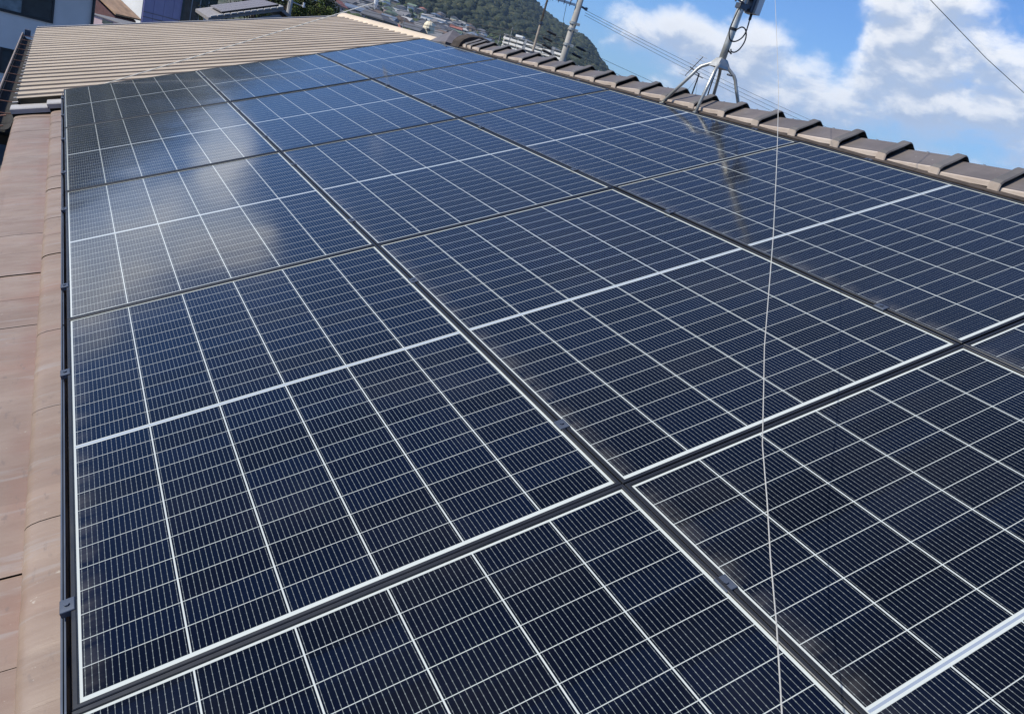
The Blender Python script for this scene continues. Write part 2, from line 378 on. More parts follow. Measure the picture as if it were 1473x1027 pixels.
def leaf_mat(name, ca, cb, cc, fine=1.0, coarse=0.06):
    m, t, b = new_mat(name); v = t.pos()
    n = t.noise(v, coarse, 4, 0.6)[0]; n2 = t.noise(v, fine, 5, 0.7)[0]
    c = t.mix(t.ss(n, 0.35, 0.65), ca, cb); c = t.mix(t.ss(n2, 0.5, 0.72, 0, 0.85), c, cc)
    t.put(b.inputs['Base Color'], c); b.inputs['Roughness'].default_value = 0.8
    b.inputs['Specular IOR Level'].default_value = 0.2
    t.put(b.inputs['Normal'], t.bump(n2, 0.9, 0.6 / fine))
    return m
M['forest'] = leaf_mat('forest_leaves', (0.012, 0.022, 0.013), (0.034, 0.044, 0.020), (0.13, 0.12, 0.055), 0.16, 0.012)

# wooded mountain: thousands of crowns nobody could count, one object
rng = np.random.default_rng(7)
def ico(sub):
    import bmesh
    bm = bmesh.new(); bmesh.ops.create_icosphere(bm, subdivisions=sub, radius=1.0)
    v = np.array([x.co[:] for x in bm.verts]); f = np.array([[y.index for y in x.verts] for x in bm.faces]); bm.free(); return v, f
def crowns(name, pts, rad, sub, mat, flat=0.8):
    v0, f0 = ico(sub); nv = len(v0); variants = []
    for k in range(8):
        d = np.array([1 + 0.42 * mnoise.noise(Vector(p) * 1.6 + Vector((k * 7.1, 0, 0))) + 0.30 * mnoise.noise(Vector(p) * 3.7 + Vector((0, k * 5.3, 0))) for p in v0])
        variants.append(v0 * d[:, None])
    n = len(pts); V = np.zeros((n, nv, 3)); an = rng.uniform(0, 6.283, n)
    for i in range(n):
        w = variants[i % 8]; c, s = math.cos(an[i]), math.sin(an[i])
        V[i, :, 0] = (w[:, 0] * c - w[:, 1] * s) * rad[i] + pts[i][0]
        V[i, :, 1] = (w[:, 0] * s + w[:, 1] * c) * rad[i] + pts[i][1]
        V[i, :, 2] = w[:, 2] * rad[i] * flat + pts[i][2]
    F = (f0[None] + (np.arange(n) * nv)[:, None, None]).reshape(-1, 3)
    me = bpy.data.meshes.new(name); me.vertices.add(n * nv); me.vertices.foreach_set('co', V.ravel())
    me.loops.add(F.size); me.loops.foreach_set('vertex_index', F.ravel().astype(np.int32))
    me.polygons.add(len(F)); me.polygons.foreach_set('loop_start', np.arange(0, F.size, 3, dtype=np.int32))
    me.update(calc_edges=True); me.validate(); me.materials.append(mat)
    o = bpy.data.objects.new(name, me); C.objects.link(o); return o
pts, rad = [], []
for i in range(8500):
    az = rng.uniform(11, 37.5); r = math.sqrt(rng.uniform(1090 ** 2, 2120 ** 2)); x = CAM.x + r * math.sin(R(az)); y = CAM.y + r * math.cos(R(az))
    q = rng.uniform(3.2, 8.5) if rng.random() < .8 else rng.uniform(8, 11); pts.append((x, y, ground(az, r) + q * 0.35)); rad.append(q)
for i in range(2600):
    az = rng.uniform(-60, 12); r = math.sqrt(rng.uniform(1090 ** 2, 2120 ** 2)); x = CAM.x + r * math.sin(R(az)); y = CAM.y + r * math.cos(R(az))
    q = rng.uniform(14, 24); pts.append((x, y, ground(az, r) - q * 0.3)); rad.append(q)
f = crowns('mountain_forest', pts, rad, 2, M['forest'])
tag(f, 'dense mixed forest covering the mountain behind the town', 'forest', kind='stuff')

# ------------------------------------------------------------------ town on the slope
def wallm(n, c): M[n] = plain(n, c, 0.8, 0, 0.12, 0.5, world=True)
for n_, c_ in dict(w_white=(0.78, 0.77, 0.74), w_cream=(0.68, 0.60, 0.44), w_grey=(0.27, 0.28, 0.29), w_brown=(0.20, 0.155, 0.125), w_pink=(0.42, 0.31, 0.29), w_tan=(0.40, 0.34, 0.27)).items(): wallm(n_, c_)
for n_, c_ in dict(r_slate=(0.085, 0.09, 0.105), r_grey=(0.15, 0.15, 0.16), r_brown=(0.12, 0.085, 0.07), r_red=(0.27, 0.10, 0.075), r_green=(0.12, 0.17, 0.12), r_blue=(0.10, 0.14, 0.21), r_light=(0.33, 0.33, 0.33)).items(): wallm(n_, c_)
M['pane'] = plain('window_pane', (0.03, 0.04, 0.05), 0.12, 0, 0.2)
wallm('w_apt', (0.86, 0.82, 0.74))
WN = dict(w_white='white', w_cream='cream', w_grey='grey', w_brown='brown', w_pink='pinkish', w_tan='tan')
RN = dict(r_slate='slate', r_grey='grey', r_brown='brown', r_red='red', r_green='green', r_blue='blue', r_light='pale grey')
def far_house(x, y, z, w, d, h, rise, rz, wm, rm, label, group, hip=False):
    b_ = MB().box((-w / 2, -d / 2, -3), (w / 2, d / 2, h))
    if not hip: b_.add([(-w / 2, -d / 2, h), (-w / 2, d / 2, h), (-w / 2, 0, h + rise * .95), (w / 2, -d / 2, h), (w / 2, d / 2, h), (w / 2, 0, h + rise * .95)], [(0, 2, 1), (3, 4, 5)])
    o = b_.build('house', M[wm], loc=(x, y, z)); o.rotation_euler.z = rz
    e = 0.55; rr = w / 2 - d / 2 * 0.8 if hip else w / 2 + e * .7
    W, D = w / 2 + e, d / 2 + e
    lo = h - rise * e / (d / 2)
    top = [(-W, -D, lo), (W, -D, lo), (W, D, lo), (-W, D, lo), (-rr, 0, h + rise), (rr, 0, h + rise)]
    bot = [(a_, b2, c_ - .25) for a_, b2, c_ in top]
    rf = MB().add(top + bot, [(0, 1, 5, 4), (2, 3, 4, 5), (3, 0, 4), (1, 2, 5), (7, 6, 10, 11), (9, 8, 11, 10), (6, 9, 10), (8, 7, 11), (0, 6, 7, 1), (1, 7, 8, 2), (2, 8, 9, 3), (3, 9, 6, 0)])
    rf.build('roof', M[rm], o)
    for sx in (-1, 1):
        for k_ in (0, 1):
            zz = 0.9 + 2.7 * k_
            if zz + 1.2 > h: continue
            xx = sx * w * 0.24
            MB().box((xx - .85, -d / 2 - .06, zz), (xx + .85, -d / 2 + .05, zz + 1.2)).build('window', M['pane'], o)
    return tag(o, label, 'house', group)
random.seed(11)
count = {}
placed = []
GRP = 'houses of the hillside town'
def town_zone(az, r):
    if az < 17.5: return 'at the upper-left end of the town'
    if az < 20: return 'above the beige ridge cap'
    if az < 23: return 'above the end of the beige cap'
    if az < 26: return 'above the first ridge tiles'
    if az < 28.5: return 'left of the steel mast'
    return 'at the mountain foot by the utility pole'
def depth_word(r): return 'low' if r < 560 else ('halfway up' if r < 800 else 'high up')
for row in range(24):
    r = 330 + row * 33 + random.uniform(-5, 5)
    az = 12.5 + random.uniform(0, 1)
    while az < 34.5:
        step = random.uniform(10.5, 19) / r
        az += math.degrees(step)
        rr = r + random.uniform(-7, 7)
        if random.random() < (0.22 if row < 18 else 0.42): continue
        if 26.6 < az < 32.6 and rr > 630: continue
        if az > 32.5 and random.random() < .6: continue
        x = CAM.x + rr * math.sin(R(az)); y = CAM.y + rr * math.cos(R(az))
        placed.append((az, rr, x, y))
placed = [p for p in placed][:300]
for az, rr, x, y in placed:
    wm = random.choices(list(WN), [5, 3, 5, 3, 1, 3])[0]; rm = random.choices(list(RN), [7, 7, 4, 0.8, .8, 1.2, 1.8])[0]
    w = random.uniform(8, 13); d = random.uniform(6.5, 8.5); h = random.choice([3.2, 5.6, 5.8, 6.0]); hip = random.random() < .5
    lab = '%s-roofed %s house, %s %s' % (RN[rm], WN[wm], depth_word(rr), town_zone(az, rr))
    if h < 4: lab = 'one-storey ' + lab
    if hip: lab = 'hipped ' + lab
    far_house(x, y, ground(az, rr), w, d, h, d * random.uniform(.2, .3), R(-az + random.choice([0, 90]) + random.uniform(-18, 18) - 20), wm, rm, lab, None, hip)['group'] = GRP
# garden trees between the houses: uncountable at this distance
pts, rad = [], []
for i in range(1500):
    az = rng.uniform(11, 37); r = rng.uniform(150, 1120); q = rng.uniform(1.6, 4.2)
    x = CAM.x + r * math.sin(R(az)); y = CAM.y + r * math.cos(R(az))
    if any((x - p[2]) ** 2 + (y - p[3]) ** 2 < 64 for p in placed): continue
    pts.append((x, y, ground(az, r) + q * 0.6)); rad.append(q)
tag(crowns('town_greenery', pts, rad, 1, leaf_mat('town_leaves', (0.03, 0.052, 0.02), (0.06, 0.08, 0.03), (0.11, 0.115, 0.05), 0.7, 0.04)),
    'trees and shrubs filling the gaps between the town houses', 'greenery', kind='stuff')
# slim cream tower house and white hall that stand out
def cream_tower():
    p = at(22.1, 1.15, 430); z0 = ground_xy(p.x, p.y)
    b_ = MB(); n = 12
    prof = [(3.4, -4), (3.4, 8.0), (3.0, 9.6), (2.0, 11.0), (.6, 11.6)]
    b_.loft([[(r_ * math.cos(2 * math.pi * k / n) * .9, r_ * math.sin(2 * math.pi * k / n), z_) for k in range(n)] for r_, z_ in prof], caps=True)
    o = b_.build('tower_house', M['w_cream'], loc=(p.x, p.y, z0)); o.rotation_euler.z = R(-22)
    for k in range(3): MB().box((-.8, -3.45, 1.5 + 2.6 * k), (.8, -3.05, 2.6 + 2.6 * k)).build('window', M['pane'], o)
    tag(o, 'tall narrow cream house with rounded top above the ridge cap end', 'house')
cream_tower()
p = at(22.3, 2.3, 880); far_house(p.x, p.y, ground_xy(p.x, p.y), 26, 10, 7.5, 1.4, R(-40), 'w_white', 'r_light', 'long white hall with pale grey roof high in the hillside town', None)

def apartment():
    p1 = at(27.2, 0, 640); p2 = at(31.4, 0, 622)
    d = (p2 - p1); L = math.hypot(d.x, d.y); ang = math.atan2(d.y, d.x); top = at(29, 2.72, 645).z; h = 15.0; z0 = top - h
    o = empty('apartment_block', (p1.x, p1.y, z0), (0, 0, ang))
    segs = [(0, 17.5), (19.5, 40.5), (43, L)]
    for a_, b2 in segs: MB().box((a_, 0, -12), (b2, 9, h)).build('wall', M['w_apt'], o)
    for a_, b2 in ((17.5, 19.5), (40.5, 43)): MB().box((a_, -1.6, -12), (b2, 8, h + 1.4)).build('stair_tower', M['w_grey'], o)
    rfm = M['w_grey']
    for a_, b2 in segs: MB().box((a_ - .1, -1.9, h), (b2 + .1, 9.2, h + .5)).build('roof', rfm, o)
    for a_, b2 in segs:
        nb = max(1, round((b2 - a_) / 6.2)); wdt = (b2 - a_) / nb
        for fl in range(5):
            for i in range(nb):
                x0 = a_ + i * wdt
                MB().box((x0 + .2, -1.8, fl * 3), (x0 + wdt - .2, -1.6, fl * 3 + 1.5)).box((x0 + .2, -1.6, fl * 3), (x0 + wdt - .2, 0, fl * 3 + .18)).build('balcony', M['w_apt'], o)
                MB().box((x0 + .6, -.08, fl * 3 + .25), (x0 + wdt - .6, .02, fl * 3 + 2.4)).build('window', M['pane'], o)
    MB().box((8, 2, h + .5), (14, 7, h + 2.6)).build('roof_housing', M['w_white'], o)
    tag(o, 'long white five-storey apartment block with rows of balconies at the mountain foot', 'apartment block')
apartment()

# ------------------------------------------------------------------ near neighbours
M['siding'] = plain('grey_siding', (0.78, 0.72, 0.67), 0.7, 0, 0.08, 0.8)
M['winframe'] = plain('dark_bronze_frame', (0.025, 0.03, 0.035), 0.4, 0.2, 0.1)
M['curtain'] = plain('curtained_pane', (0.22, 0.27, 0.29), 0.15, 0, 0.35, 3.0)
M['dpane'] = plain('dark_pane', (0.05, 0.065, 0.07), 0.1, 0, 0.3, 2)
def left_house():
    H = R(76); p = at(1.9, 0, 40.0)
    # local x runs left along the facade, local y away from the camera
    rot = math.atan2(-math.cos(H), -math.sin(H))
    o = empty('neighbour_house', (p.x, p.y, G0), (0, 0, rot))
    zt = 7.4
    def f(x, y, z): return (x, -y, z)      # facade at y=0, house extends away
    wl = MB()
    xs = [0, 1.65, 3.3, 4.95, 6.6, 8.25, 9.9, 11]
    for a_, b2 in zip(xs[:-1], xs[1:]): wl.box((a_ + .012, 0, 0), (b2 - .012, .1, zt), f)
    wl.box((0.01, .02, 0), (10.99, 8, zt - .01), f)
    wl.build('wall', M['siding'], o)
    rf = MB(); rf.add([f(-.5, -.7, zt - .1), f(11.5, -.7, zt - .1), f(11.5, 4, zt + 1.7), f(-.5, 4, zt + 1.7), f(-.5, 8.7, zt - .1), f(11.5, 8.7, zt - .1),
                      f(-.5, -.7, zt - .3), f(11.5, -.7, zt - .3), f(11.5, 4, zt + 1.5), f(-.5, 4, zt + 1.5), f(-.5, 8.7, zt - .3), f(11.5, 8.7, zt - .3)],
                     [(0, 1, 2, 3), (3, 2, 5, 4), (6, 9, 8, 7), (9, 10, 11, 8), (0, 6, 7, 1), (4, 5, 11, 10), (0, 3, 9, 6), (3, 4, 10, 9), (1, 7, 8, 2), (2, 8, 11, 5)])
    rf.build('roof', M['r_grey'], o)
    def window(x0, x1, z0, z1, mull, panes):
        w = MB()
        for a_, b2 in (((x0, z0), (x1, z0 + .11)), ((x0, z1 - .08), (x1, z1)), ((x0, z0 + .11), (x0 + .08, z1 - .08)), ((x1 - .08, z0 + .11), (x1, z1 - .08)), ((mull - .04, z0 + .11), (mull + .04, z1 - .08))):
            w.box((a_[0], -.07, a_[1]), (b2[0], .03, b2[1]), f)
        if panes[0] is M['dpane']: w.box((x0 + .08, -.05, z0 + .78), (mull - .04, .02, z0 + .83), f)
        win = w.build('window', M['winframe'], o)
        MB().box((x0 + .08, -.03, z0 + .11), (mull - .04, -.005, z1 - .08), f).build('pane', panes[0], win)
        MB().box((mull + .04, -.035, z0 + .11), (x1 - .08, -.01, z1 - .08), f).build('pane', panes[1], win)
    # facade x distance is measured from the right-hand corner
    window(1.42, 3.62, 5.12, 6.55, 2.52, (M['dpane'], M['curtain']))
    window(2.15, 3.2, 2.75, 3.75, 2.7, (M['dpane'], M['dpane']))
    MB().tube([f(-.02, -.09, 0), f(-.02, -.09, zt - .2)], .06, 8).build('downpipe', M['winframe'], o)
    MB().tube([f(2.2, -.35, 2.45), f(6.4, -.35, 2.55)], .06, 8).build('eave_pipe', M['white'], o)
    MB().box((4.0, -.4, 3.75), (4.35, 0, 3.95), f, ch=.03).build('vent_hood', M['white'], o)
    tag(o, 'grey panel-clad neighbouring house with dark framed windows left of the beige roof', 'house')
left_house()

def gable_house(name, corner, head, L, W, rise, wallh, wm, rm, label, over=.35, extra=None):
    """corner = near eave end; head = heading of the eave; roof climbs to the left of the heading by default"""
    H = R(head); rot = math.pi / 2 - H
    o = empty(name, corner, (0, 0, rot))
    return o
def shed():
    p = at(3.15, -3.2, 75); H = R(52)
    o = empty('brown_roofed_house', p, (0, 0, math.pi / 2 - H))     # local x along eave, local y up the slope (to the back left)
    L, Wd, rise = 2.55, 3.8, 1.5
    z = -.25
    MB().box((.25, .3, -5), (L - .25, 2 * Wd - .3, z)).add([(.25, .3, z), (.25, 2 * Wd - .3, z), (.25, Wd, z + rise * .93), (L - .25, .3, z), (L - .25, 2 * Wd - .3, z), (L - .25, Wd, z + rise * .93)], [(0, 2, 1), (3, 4, 5)]).build('wall', M['w_redbrown'], o)
    tp = [(0, 0, 0), (L, 0, 0), (L, Wd, rise), (0, Wd, rise), (0, 2 * Wd, 0), (L, 2 * Wd, 0)]; bt = [(a_, b2, c_ - .12) for a_, b2, c_ in tp]
    MB().add(tp + bt, [(0, 1, 2, 3), (3, 2, 5, 4), (7, 6, 9, 8), (8, 9, 10, 11), (0, 6, 7, 1), (5, 11, 10, 4), (0, 3, 9, 6), (3, 4, 10, 9), (1, 7, 8, 2), (2, 8, 11, 5)]).build('roof', M['shedroof'], o)
    tag(o, 'small house with sunlit brown metal roof behind the beige roof', 'house')
    # pinkish house and white awning in front of it
    q = at(1.95, -2.6, 66)
    o2 = empty('pink_walled_house', (q.x, q.y, G0), (0, 0, R(-52)))
    MB().box((0, 0, 0), (3.4, 4, 4.25)).build('wall', M['w_mauve'], o2)
    MB().box((-.1, -.1, 4.25), (3.5, 4.1, 4.33), ch=.03).build('roof', M['r_grey'], o2)
    g_ = MB().box((1.0, -.05, 3.88), (2.0, .02, 4.15)).build('window', M['dpane'], o2)
    MB().add([(.9, -.9, 3.5), (2.6, -.9, 3.5), (2.6, -.02, 3.8), (.9, -.02, 3.8), (.9, -.9, 3.4), (2.6, -.9, 3.4), (2.6, -.02, 3.7), (.9, -.02, 3.7)], [(0, 1, 2, 3), (7, 6, 5, 4), (0, 4, 5, 1), (1, 5, 6, 2), (0, 3, 7, 4)]).build('awning', M['white'], o2)
    MB().box((.9, -.06, 2.2), (2.5, .02, 3.4)).build('shutter', M['w_tan'], o2)
    tag(o2, 'mauve-pink walled house with white awning beside the grey panel-clad house', 'house')
M['w_redbrown'] = plain('red_brown_wall', (0.12, 0.055, 0.055), .8, 0, .2)
M['w_mauve'] = plain('mauve_wall', (0.48, 0.36, 0.38), .8, 0, .1)
M['shedroof'] = plain('brown_sheet_roof', (0.40, 0.26, 0.15), .5, 0, .3, 1.5)
shed()
def purple():
    p = at(4.62, 0, 88); H = R(57)
    o = empty('lavender_clad_building', (p.x, p.y, G0), (0, 0, math.pi / 2 - H))   # x along long wall to the right, y = away to the left
    lav = plain('lavender_cladding', (0.40, 0.35, 0.56), .45, 0, .1, .6)
    w = MB()
    for i in range(4): 
        for k in range(6): w.box((i * 1.1 + .02, -.03, k * 1.5 + .02), (i * 1.1 + 1.08, .05, k * 1.5 + 1.48))
    w.box((0, 0, 0), (4.4, 6, 9)); w.build('wall', lav, o)
    MB().box((-.06, .1, 0), (-.003, 6, 9)).build('end_wall', M['w_white'], o)
    MB().box((-.14, 1.2, 6.2), (-.06, 2.4, 7.6)).build('window', M['dpane'], o)
    MB().box((-.3, -.3, 9.003), (4.7, 6.3, 9.25)).build('roof', M['r_grey'], o)
    MB().tube([(4.25, -.12, 0), (4.25, -.12, 9)], .05, 6).build('downpipe', M['gutter'], o)
    for z_ in (3.9, 4.35): MB().box((0, -.07, z_), (4.38, -.031, z_ + .05)).build('trim', M['gutter'], o)
    tag(o, 'lavender metal-clad building with a sunlit white end wall behind the beige roof', 'building')
purple()
def grey_house():
    p1 = Vector((7.15, 48.34, -0.43)); L = 9.0; hw = 3.75; rise = 1.66
    o = empty('slate_roofed_house', p1, (0, 0, R(-3)))
    # local x up the slope, local y along the eave away from the camera
    tp = [(0, 0, 0), (hw, 0, rise), (hw, L, rise), (0, L, 0), (2 * hw, 0, 0), (2 * hw, L, 0)]; bt = [(a_, b2, c_ - .18) for a_, b2, c_ in tp]
    rt_ = MB().add(tp + bt, [(0, 1, 2, 3), (1, 4, 5, 2), (7, 6, 9, 8), (10, 7, 8, 11), (0, 6, 7, 1), (1, 7, 10, 4), (0, 3, 9, 6), (3, 2, 8, 9), (2, 5, 11, 8), (4, 10, 11, 5)]).build('roof', M['slate'], o)
    k = rise / hw
    # barge tiles along the gable: light steps
    for i in range(11):
        x0 = .1 + i * .34
        MB().box((x0, -.12, x0 * k + .02), (x0 + .3, .18, x0 * k + .10), lambda x, y, z: (x, y, z + (x - x0) * k), ch=.02).build('barge_tile', M['r_light'], rt_)
    for i in range(4):
        y0 = .45 + i * 1.75
        MB().box((.7, y0, .0), (hw - .15, y0 + 1.68, .06), lambda x, y, z: (x, y, z + x * k + .14)).build('roof_panel', M['mattpv'], o)
    MB().box((.68, .40, -.06), (hw - .13, .44, .05), lambda x, y, z: (x, y, z + x * k + .14)).build('panel_edge_shade', M['dark'], o)  # dark strip painted as the shadow edge of the panels
    z = -.19
    MB().box((.5, .5, -8), (2 * hw - .5, L - .5, z)).add([(.5, .5, z), (hw, .5, z + rise - .2), (2 * hw - .5, .5, z)], [(0, 2, 1)]).build('wall', M['w_bluegrey'], o)
    for a_ in (1.2, 4.3): MB().box((a_, .42, -2.1), (a_ + 1.7, .52, -.9)).build('window', M['dpane'], o)
    MB().tube([(hw, .2, rise), (hw, L - .2, rise)], .13, 8).build('ridge', M['r_light'], o)
    tag(o, 'house with slate-grey roof carrying matt dark panels beyond the beige roof', 'house')
M['slate'] = plain('slate_tiles', (0.20, 0.185, 0.18), .55, 0, .18, 3)
M['mattpv'] = plain('matt_roof_panel', (0.16, 0.145, 0.15), .45, 0, .08, 2)
M['w_bluegrey'] = plain('blue_grey_wall', (0.30, 0.33, 0.40), .7, 0, .1)
grey_house()

# ------------------------------------------------------------------ trees near the houses
def leaf_tree(name, loc, rx, rz, zc, nclump, nleaf, ls, mats, label, seed):
    rnd = random.Random(seed); o = empty(name, loc)
    trunk = MB(); trunk.tube([(0, 0, 0), (.1, 0, zc * .5), (0, .1, zc)], [.28, .2, .1], 8)
    cl = []
    for k in range(nclump):
        a_ = rnd.uniform(0, 6.283); e_ = math.asin(rnd.uniform(-.75, 1)); q = rnd.uniform(.45, 1.0)
        c_ = Vector((math.cos(a_) * math.cos(e_) * rx * q, math.sin(a_) * math.cos(e_) * rx * q, math.sin(e_) * rz * q + zc)); cl.append((c_, rnd.uniform(.24, .42) * rx))
        if k % 3 == 0: trunk.tube([(0, 0, zc * .55), tuple(c_ * .5 + Vector((0, 0, zc * .3))), tuple(c_)], [.09, .05, .02], 5)
    trunk.build('trunk', M['bark'], o)
    for mi, mt in enumerate(mats):
        lf = MB()
        for k, (c_, r_) in enumerate(cl):
            if k % len(mats) != mi: continue
            for j in range(nleaf):
                d_ = Vector((rnd.gauss(0, 1), rnd.gauss(0, 1), rnd.gauss(0, 1))).normalized() * r_ * rnd.uniform(.55, 1.05); p_ = c_ + d_
                n_ = (d_.normalized() + Vector((rnd.gauss(0, .5), rnd.gauss(0, .5), rnd.gauss(0, .5)))).normalized()
                a2 = n_.orthogonal().normalized(); b2 = n_.cross(a2); s_ = ls * rnd.uniform(.6, 1.3); an_ = rnd.uniform(0, 3.14)
                u_ = a2 * math.cos(an_) + b2 * math.sin(an_); v_ = n_.cross(u_)
                lf.add([p_ - u_ * s_, p_ - v_ * s_ * .5, p_ + u_ * s_, p_ + v_ * s_ * .5], [(0, 1, 2, 3)])
        lf.build('crown', mt, o)
    return tag(o, label, 'tree')
M['bark'] = plain('bark', (0.07, 0.05, 0.035), .9, 0, .3)
lgA = leaf_mat('dark_leaves', (0.018, 0.032, 0.012), (0.03, 0.045, 0.016), (0.05, 0.055, 0.018), 1.2, .2)
lgB = leaf_mat('olive_leaves', (0.04, 0.055, 0.015), (0.07, 0.085, 0.02), (0.10, 0.07, 0.03), 1.2, .2)
lgC = leaf_mat('bright_leaves', (0.07, 0.11, 0.02), (0.11, 0.15, 0.03), (0.15, 0.19, 0.05), 1.6, .3)
for i, (az, el, r, rx, rz, lab) in enumerate([(11.0, .6, 84, 3.2, 3.6, 'dark tree behind the slate-grey roof, left of the street pole'), (12.9, .3, 80, 2.6, 3.4, 'dark tree with rusty leaves right behind the street pole'),
                                    (14.2, .9, 90, 2.8, 3.4, 'dark olive tree between the street pole and the hillside town')]):
    p = at(az, el, r); leaf_tree('tree', (p.x, p.y, G0), rx, rz, p.z - G0, 34, 90, .16, [lgA, lgB], lab, i)
for i, (az, el, r, rx, rz, lab) in enumerate([(13.75, .15, 62, .85, .8, 'round bright green tree left of its twin by the beige ridge end'), (15.1, .25, 63, .95, .85, 'round bright green tree nearest the beige ridge end')]):
    p = at(az, el, r); leaf_tree('round_tree', (p.x, p.y, G0), rx, rz, p.z - G0, 40, 90, .07, [lgC, lgB], lab, 20 + i)

# ------------------------------------------------------------------ tiled house with the array
house = empty('tiled_house'); tag(house, 'tiled house whose tan clay roof carries the solar array', 'house')
T0, T1 = -3.3, 6.68
N0 = -0.105
def tile_roof():
    mb = MB(); rnd = random.Random(3)
    edges = [-0.42 + .28 * k for k in range(15)]
    for ci, u0 in enumerate(edges[:-1]):
        u1 = u0 + .30
        nt = int((T1 - T0) / .3) + 1; off = .15 if ci % 2 else 0
        for k in range(-1, nt + 1):
            ta = max(T0, T0 + k * .3 + off + .0012); tb_ = min(T1, T0 + (k + 1) * .3 + off - .0012)
            if tb_ - ta < .03: continue
            dz = rnd.uniform(-.0018, .0018); tilt = rnd.uniform(-.004, .004)
            prof = [(u0 + .010, -.040), (u0 + .001, -.032), (u0, -.022), (u0 + .003, -.012), (u0 + .010, -.005), (u0 + .022, -.0008), (u0 + .04, .0012), (u0 + .07, .0005), (u0 + .15, -.006), (u0 + .21, -.014), (min(u1, 3.42), -.026)]
            rings = []
            S = 10
            for j in range(S + 1):
                f_ = j / S; tt = ta + (tb_ - ta) * f_
                wv = .0016 * math.sin(f_ * 2 * math.pi * 2) * 1.0 + tilt * (f_ - .5)
                rings.append([RW(uu + .0012 * math.sin(f_ * 12.5), tt, N0 + nn + dz + (wv if i_ > 1 else 0)) for i_, (uu, nn) in enumerate(prof)])
            mb.loft(rings, closed=False)
    return mb.build('roof_tiles', M['tile'], house, smooth=True)
tile_roof()
MB().box((-.40, T0, N0 - .08), (3.66, T1 - .01, N0 - .033), RW).build('roof_deck', M['dark'], house)
APX, APZ = 3.395, 1.462
# far slope falls away behind the ridge
MB().box((0, T0, -.05), (4.2, T1, 0), lambda x, y, z: (APX + x * CP, y, APZ - .10 - x * SP + z)).build('far_slope', M['tile'], house)
MB().box((-.18, T0 + .2, G0), (7.0, T1 - .15, -.40)).build('wall', M['w_tan'], house)
# ridge mortar bed
MB().box((3.50, T0, -.10), (3.60, 6.55, -.010), RW).build('ridge_mortar', M['mortar_shade'], house)
def ridge_tile_mesh(rib=True):
    """local frame: x across, y along (0..0.283), z up, origin on the ridge line"""
    hw = .134; y0, y1 = .052, .298
    body = MB(); th = .012
    lipz = -.075
    xs = [(-hw, lipz - .024), (-hw - .001, lipz - .004), (-hw + .003, lipz), (-.06, -.034), (-.03, -.0165), (-.012, -.006), (0, -.003), (.012, -.006), (.03, -.0165), (.06, -.034), (hw - .003, lipz), (hw + .001, lipz - .004), (hw, lipz - .024)]
    body.loft([[(x * k, y, z + dz) for x, z in xs] + [(x * .93, y, z + dz - th) for x, z in reversed(xs)] for y, k, dz in ((y0, 1.02, .014), (y1, .99, -.004))], caps=True)
    # pale lip faces carry the second slot
    for i, f_ in enumerate(body.f):
        xa = [body.v[j] for j in f_]
        if all(abs(abs(q[0]) - hw) < .006 and q[2] < lipz + .016 for q in xa): body.mi[i] = 1
    rb = MB(); e = .027
    xr = [(-hw - .012, lipz - .022), (-hw - .015, lipz + .012), (-hw + .0, lipz + e), (-.06, -.034 + e), (-.03, -.0165 + e + .001), (-.012, -.004 + e), (0, -.001 + e), (.012, -.004 + e), (.03, -.0165 + e + .001), (.06, -.034 + e), (hw, lipz + e), (hw + .015, lipz + .012), (hw + .012, lipz - .022)]
    xi = [(x * .96, z - .006) for x, z in reversed(xr)]
    def sc(k, dz): return [(x * k, z + dz) for x, z in xr]
    rb.loft([[(x, y, z) for x, z in sc(k, dz)] + [(x, y, z) for x, z in xi] for y, k, dz in ((.0, .975, -.004), (.005, 1.0, 0), (.044, 1.0, .001), (.052, .985, -.004), (.053, .96, -.012))], caps=True)
    for i, f_ in enumerate(rb.f):
        xa = [rb.v[j] for j in f_]
        if all(abs(q[0]) > hw + .006 for q in xa): rb.mi[i] = 1
    # small fixing nail
    nl = MB(); nl.tube([(0, .19, -.004), (0, .19, .004)], .006, 8)
    return body, rb, nl
bdy, rbm, nlm = ridge_tile_mesh()
o0 = bdy.build('ridge_tile', [M['ridge'], M['ridgelip']], house); rib0 = rbm.build('raised_rib', [M['ridgerib'], M['ridgelip']], o0); nl0 = nlm.build('fixing_nail', M['alu'], o0)
first = True
rnd = random.Random(5)
ys = [0.735 + .2835 * k for k in range(-14, 19)] + [6.02, 6.14]
for y in ys:
    if first: o = o0; first = False
    else:
        o = o0.copy(); C.objects.link(o); o.parent = house
        for ch in (rib0, nl0):
            c_ = ch.copy(); C.objects.link(c_); c_.parent = o
    o.location = (APX + rnd.uniform(-.0025, .0025), y + rnd.uniform(-.003, .003), APZ + rnd.uniform(-.002, .002)); o.rotation_euler = (R(rnd.uniform(-.5, .5)), R(rnd.uniform(-.6, .6)), R(rnd.uniform(-.5, .5)))
